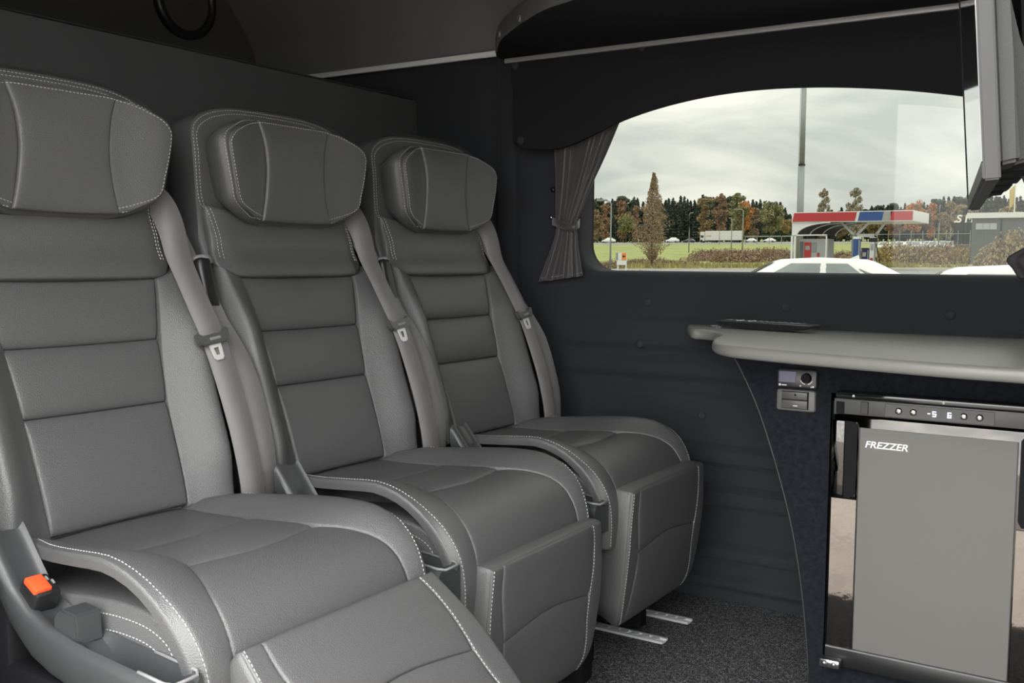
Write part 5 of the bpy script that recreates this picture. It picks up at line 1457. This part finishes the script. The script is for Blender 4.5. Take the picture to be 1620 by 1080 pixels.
car('white hatchback with roof antenna parked outside below the fuel station', 'car_white', 1258, 410, 15.5, math.radians(22), 4.5, z=-1.37)
car('white car parked outside below the grey shed, only its roof and windscreen showing', 'car_white', 1548, 425, 11.3, math.radians(10), 4.5, z=-1.46)
cols = {'car_silver': (.45, .46, .47), 'car_dark': (.05, .05, .06), 'car_red': (.30, .04, .04), 'car_green': (.04, .16, .12)}
for k_, c_ in cols.items(): mat(k_, c_, .3, coat=.4)
names = {'car_white': 'white', 'car_silver': 'silver', 'car_dark': 'dark', 'car_red': 'red', 'car_green': 'green'}
xa_ = onY(1404, 374, 172).x
for i in range(15):
    c_ = rnd.choice(['car_white', 'car_silver', 'car_white', 'car_dark', 'car_silver', 'car_red']) if i != 1 else 'car_green'
    d = 170 + 7.5 * (i % 3); uu = 0
    t = car('small %s car parked in the distant car park behind the bank' % names[c_], c_, 1440, 374, d, PI / 2, group='%s cars in the distant car park' % names[c_] if c_ != 'car_green' else None, fine=False)
    t.location.x = xa_ + (i // 3) * 2.5 + (i % 3) * .5
for u, lab in ((1188, 'white car on the road behind the lorry under the guard rail'), (1217, 'white car on the road approaching the fuel station')):
    car(lab, 'car_white', u, 380, 337, 0, fine=False, z=zg(337) + .6)
car('white van driving on the road behind the bent street lamp', 'car_white', 963, 379, 337, 0, 5.4, 1.9, 2.0, fine=False, z=zg(337) + .6, name='van')
car('white pickup truck on the road half hidden by the lone poplar', 'car_white', 1064, 379, 337, 0, 5.0, 1.9, 1.9, fine=False, z=zg(337) + .6, name='pickup_truck')
car('dark car on the road between the poplar and the lorry', 'car_dark', 1090, 382, 337, 0, fine=False, z=zg(337) + .6)
# lorry
a = onY(1109, 386, 333); b = onY(1174, 368, 333); z0 = zg(333) + .6
t = thing('lorry', 'white box lorry with pale pink print driving on the road', 'lorry', (a.x, 333, z0)); Lw = b.x - a.x
mat('lorry_white', (.66, .66, .62), .5)
bm = bmesh.new(); box(bm, (Lw * .13, -1.2, .75), (Lw, 1.2, 4.0), .05, 1); bx = bmobj('trailer_box', bm, 'lorry_white', t)
bm = bmesh.new(); box(bm, (0, -1.15, .5), (Lw * .115, 1.15, 3.7), .15, 2); cb_ = bmobj('cab', bm, 'lorry_white', t)
bm = bmesh.new(); box(bm, (Lw * .02, -1.18, 1.7), (Lw * .09, -1.1, 2.5)); bmobj('cab_window', bm, 'dark_glass', cb_)
mat('pale_pink', (.60, .33, .32), .6)
bm = bmesh.new()
for k in range(6): box(bm, (Lw * .16 + k * .32, -1.23, 2.0 + .1 * math.sin(k)), (Lw * .16 + k * .32 + .22, -1.19, 2.5))
bmobj('printed_mark', bm, 'pale_pink', bx)
for x in (.04, .30, .36, .80, .86, .92):
    for sg in (-1, 1):
        bm = bmesh.new(); lathe(bm, [(0, .15), (.5, .15), (.5, -.15), (0, -.15)], (Lw * x, sg * 1.0, .5), (0, sg, 0), 14); bmobj('wheel', bm, 'tyre', t)
# guard rail / bridge beam on the road
a = onY(1179, 373, 305); b = onY(1256, 374, 305); z0 = zg(305)
t = thing('guard_rail', 'grey road railing between the lorry and the fuel station', 'railing', (a.x, 305, z0)); Lg = b.x - a.x
bm = bmesh.new(); box(bm, (0, 0, a.z - z0 - .35), (Lg, .15, a.z - z0)); bmobj('beam', bm, 'galv', t)
for k in range(5):
    bm = bmesh.new(); x = Lg * k / 4; box(bm, (x - .1, 0, 0), (x + .1, .15, a.z - z0)); bmobj('post', bm, 'galv', t)
# fence behind the bank
a = onY(1388, 369, 118); z0 = zg(118)
t = thing('mesh_fence', 'thin wire fence on posts along the bank behind the pumps', 'fence', (a.x, 118, z0)); xe = onY(1535, 372, 118).x - a.x; hh = a.z - z0
for z_ in (hh * .96, hh * .55):
    bm = bmesh.new(); tube(bm, [(0, 0, z_), (xe, 0, z_)], .03, 4); bmobj('rail_wire', bm, 'galv', t)
for k in range(9):
    bm = bmesh.new(); x = xe * k / 8; tube(bm, [(x, 0, 0), (x, 0, hh + .25)], .04, 6); bmobj('post', bm, 'galv', t)
# shed
DH = 92; a = onY(1536, 393, DH); b = onY(1536, 345, DH); z0 = zg(DH)
t = thing('shed', 'grey corrugated shed with white roof edge and long window', 'shed', (a.x, DH, z0)); ws = onY(1690, 345, DH).x - a.x; hs = b.z - z0
bm = bmesh.new(); n = 60; P = []
for k in range(n + 1): P.append((ws * k / n, -.03 * (k % 2)))
lo = [bm.verts.new((x, y, 0)) for x, y in P]; hi = [bm.verts.new((x, y, hs)) for x, y in P]
for k in range(n): bm.faces.new((lo[k], lo[k + 1], hi[k + 1], hi[k]))
v = [bm.verts.new(q_) for q_ in ((0, 6, 0), (0, 6, hs), (ws, 6, 0), (ws, 6, hs))]
bm.faces.new((lo[0], hi[0], v[1], v[0])); bm.faces.new((lo[-1], v[2], v[3], hi[-1])); bm.faces.new((v[0], v[1], v[3], v[2]))
bmobj('wall', bm, 'shed_grey', t)
bm = bmesh.new(); box(bm, (-.35, -.35, hs - .02), (ws + .3, 6.3, hs + .42)); bmobj('roof', bm, 'paint_white', t)
x0 = onY(1544, 360, DH).x - a.x; x1 = onY(1577, 360, DH).x - a.x; za = onY(1560, 363, DH).z - z0; zc2 = onY(1560, 353, DH).z - z0
mat('frosted', (.42, .46, .47), .3)
bm = bmesh.new(); box(bm, (x0, -.08, za), (x1, .02, zc2)); wn = bmobj('window', bm, 'frosted', t)
for k in range(1, 3):
    bm = bmesh.new(); xx = x0 + (x1 - x0) * k / 3; box(bm, (xx - .02, -.10, za), (xx + .02, -.06, zc2)); bmobj('window_bar', bm, 'concrete', wn)
xx = onY(1584, 360, DH).x - a.x
bm = bmesh.new(); box(bm, (xx - .05, -.07, 0), (xx + .05, .02, hs)); bmobj('corner_strip', bm, 'tyre', t)
bm = bmesh.new(); box(bm, (0, -.08, 0), (ws, .0, .25)); bmobj('plinth', bm, 'concrete', t)
# dark store with roof letters
DD = 150; a = onY(1511, 352, DD); z0 = zg(DD)
t = thing('dark_store', 'dark low store building with white letters on its roof', 'building', (a.x, DD, z0)); hd = a.z - z0; wd = onY(1600, 352, DD).x - a.x
mat('dark_slat', (.035, .045, .04), .7)
bm = bmesh.new(); box(bm, (0, .1, 0), (wd, 8, hd)); bmobj('wall', bm, 'dark_slat', t)
for k in range(14):
    bm = bmesh.new(); x = wd * k / 13; box(bm, (x - .06, -.05, 0), (x + .06, .12, hd)); bmobj('facade_slat', bm, 'tyre', t)
bm = bmesh.new(); box(bm, (-.2, -.1, hd - .12), (wd, 8, hd)); bmobj('roof_edge', bm, 'tyre', t)
sz = 1.25
text('S M', (onY(1512.5, 352, DD).x - a.x, -.1, hd + .03), 1.45, 'white_print', t, name='roof_lettering', ex=.06, bold=.04, shear=.15)
bm = bmesh.new(); xx = onY(1511.5, 350, DD).x - a.x; box(bm, (xx - .12, -.2, hd), (xx + .12, 0, hd + .22)); bmobj('roof_dot', bm, 'white_print', t)
# flag
p = onY(1606, 306, 130); z0 = zg(130)
t = thing('flagpole', 'white flagpole with a yellow flag above the shed', 'flag', (p.x, 130, z0)); hf_ = p.z - z0 + 1.2
bm = bmesh.new(); tube(bm, [(0, 0, 0), (0, 0, hf_)], .07, 8); bmobj('pole', bm, 'paint_white', t)
bm = bmesh.new(); G = []
for j in range(9):
    z_ = hf_ - .2 - j * .28; G.append([bm.verts.new((-.08 - i * .09 * (1 - j * .02), .08 * math.sin(i * 1.2 + j * .7), z_ - i * .10)) for i in range(7)])
for j in range(8):
    for i in range(6): bm.faces.new((G[j][i], G[j][i + 1], G[j + 1][i + 1], G[j + 1][i]))
fl_ = bmobj('flag_cloth', bm, 'flag_yellow', t, True); fl_.modifiers.new('thickness', 'SOLIDIFY').thickness = .01
# orange and white sign
DG = 52; a = onY(975, 411, DG); b = onY(991, 400, DG); z0 = zg(DG)
t = thing('sign_board', 'small white and orange sign on two posts beside the car park', 'sign', (a.x, DG, z0)); w = b.x - a.x; za = a.z - z0; zb2 = b.z - z0; h = zb2 - za
bm = bmesh.new(); box(bm, (0, 0, za), (w, .06, zb2)); bd = bmobj('board', bm, 'paint_white', t)
bm = bmesh.new(); box(bm, (w * .56, -.02, za + .01), (w, .0, zb2 - .01)); bmobj('orange_field', bm, 'orange', bd)
bm = bmesh.new(); box(bm, (w * .64, -.03, za + h * .44), (w * .90, -.02, za + h * .60)); box(bm, (w * .70, -.03, za + h * .36), (w * .76, -.02, za + h * .66)); bmobj('dark_symbol', bm, 'tyre', bd)
bm = bmesh.new(); box(bm, (-.02, -.02, za), (w * .16, .0, zb2)); bmobj('grey_edge', bm, 'galv', bd)
z2 = onY(983, 419, DG).z - z0
bm = bmesh.new(); box(bm, (w * .05, 0, z2), (w * .98, .05, za - .02)); bmobj('lower_board', bm, 'paint_white', t)
for f in (.1, .9):
    bm = bmesh.new(); box(bm, (w * f - .035, .06, 0), (w * f + .035, .12, za)); bmobj('post', bm, 'paint_white', t)
# boulders along the kerb
for i in range(9):
    u = 946 + i * 5.2 * 1.9; d = 56 + (i % 2) * 1.6; p = onY(u, 425, d); bm = bmesh.new(); bmesh.ops.create_icosphere(bm, subdivisions=2, radius=1)
    for v in bm.verts: v.co *= rnd.uniform(.85, 1.1); v.co.z *= .6
    o = bmobj('boulder', bm, 'boulder'); s_ = rnd.uniform(.2, .34); o.scale = (s_, s_, s_); o.location = (p.x, d, zg(d) + s_ * .3); o.rotation_euler = (0, 0, rnd.uniform(0, 6))
    tag(o, 'rounded grey boulder in the row along the grass near the sign', 'boulder', 'boulders along the grass')
for i in range(7):
    u = 1540 + i * 9; d = 86 + (i % 2) * 1.5; p = onY(u, 398, d); bm = bmesh.new(); bmesh.ops.create_icosphere(bm, subdivisions=2, radius=1)
    for v in bm.verts: v.co *= rnd.uniform(.8, 1.15); v.co.z *= .55
    o = bmobj('rubble_stone', bm, 'concrete'); s_ = rnd.uniform(.2, .36); o.scale = (s_, s_, s_); o.location = (p.x, d, zg(d) + s_ * .3)
    tag(o, 'pale rubble stone heaped at the foot of the grey shed', 'stone', 'rubble at the foot of the shed')
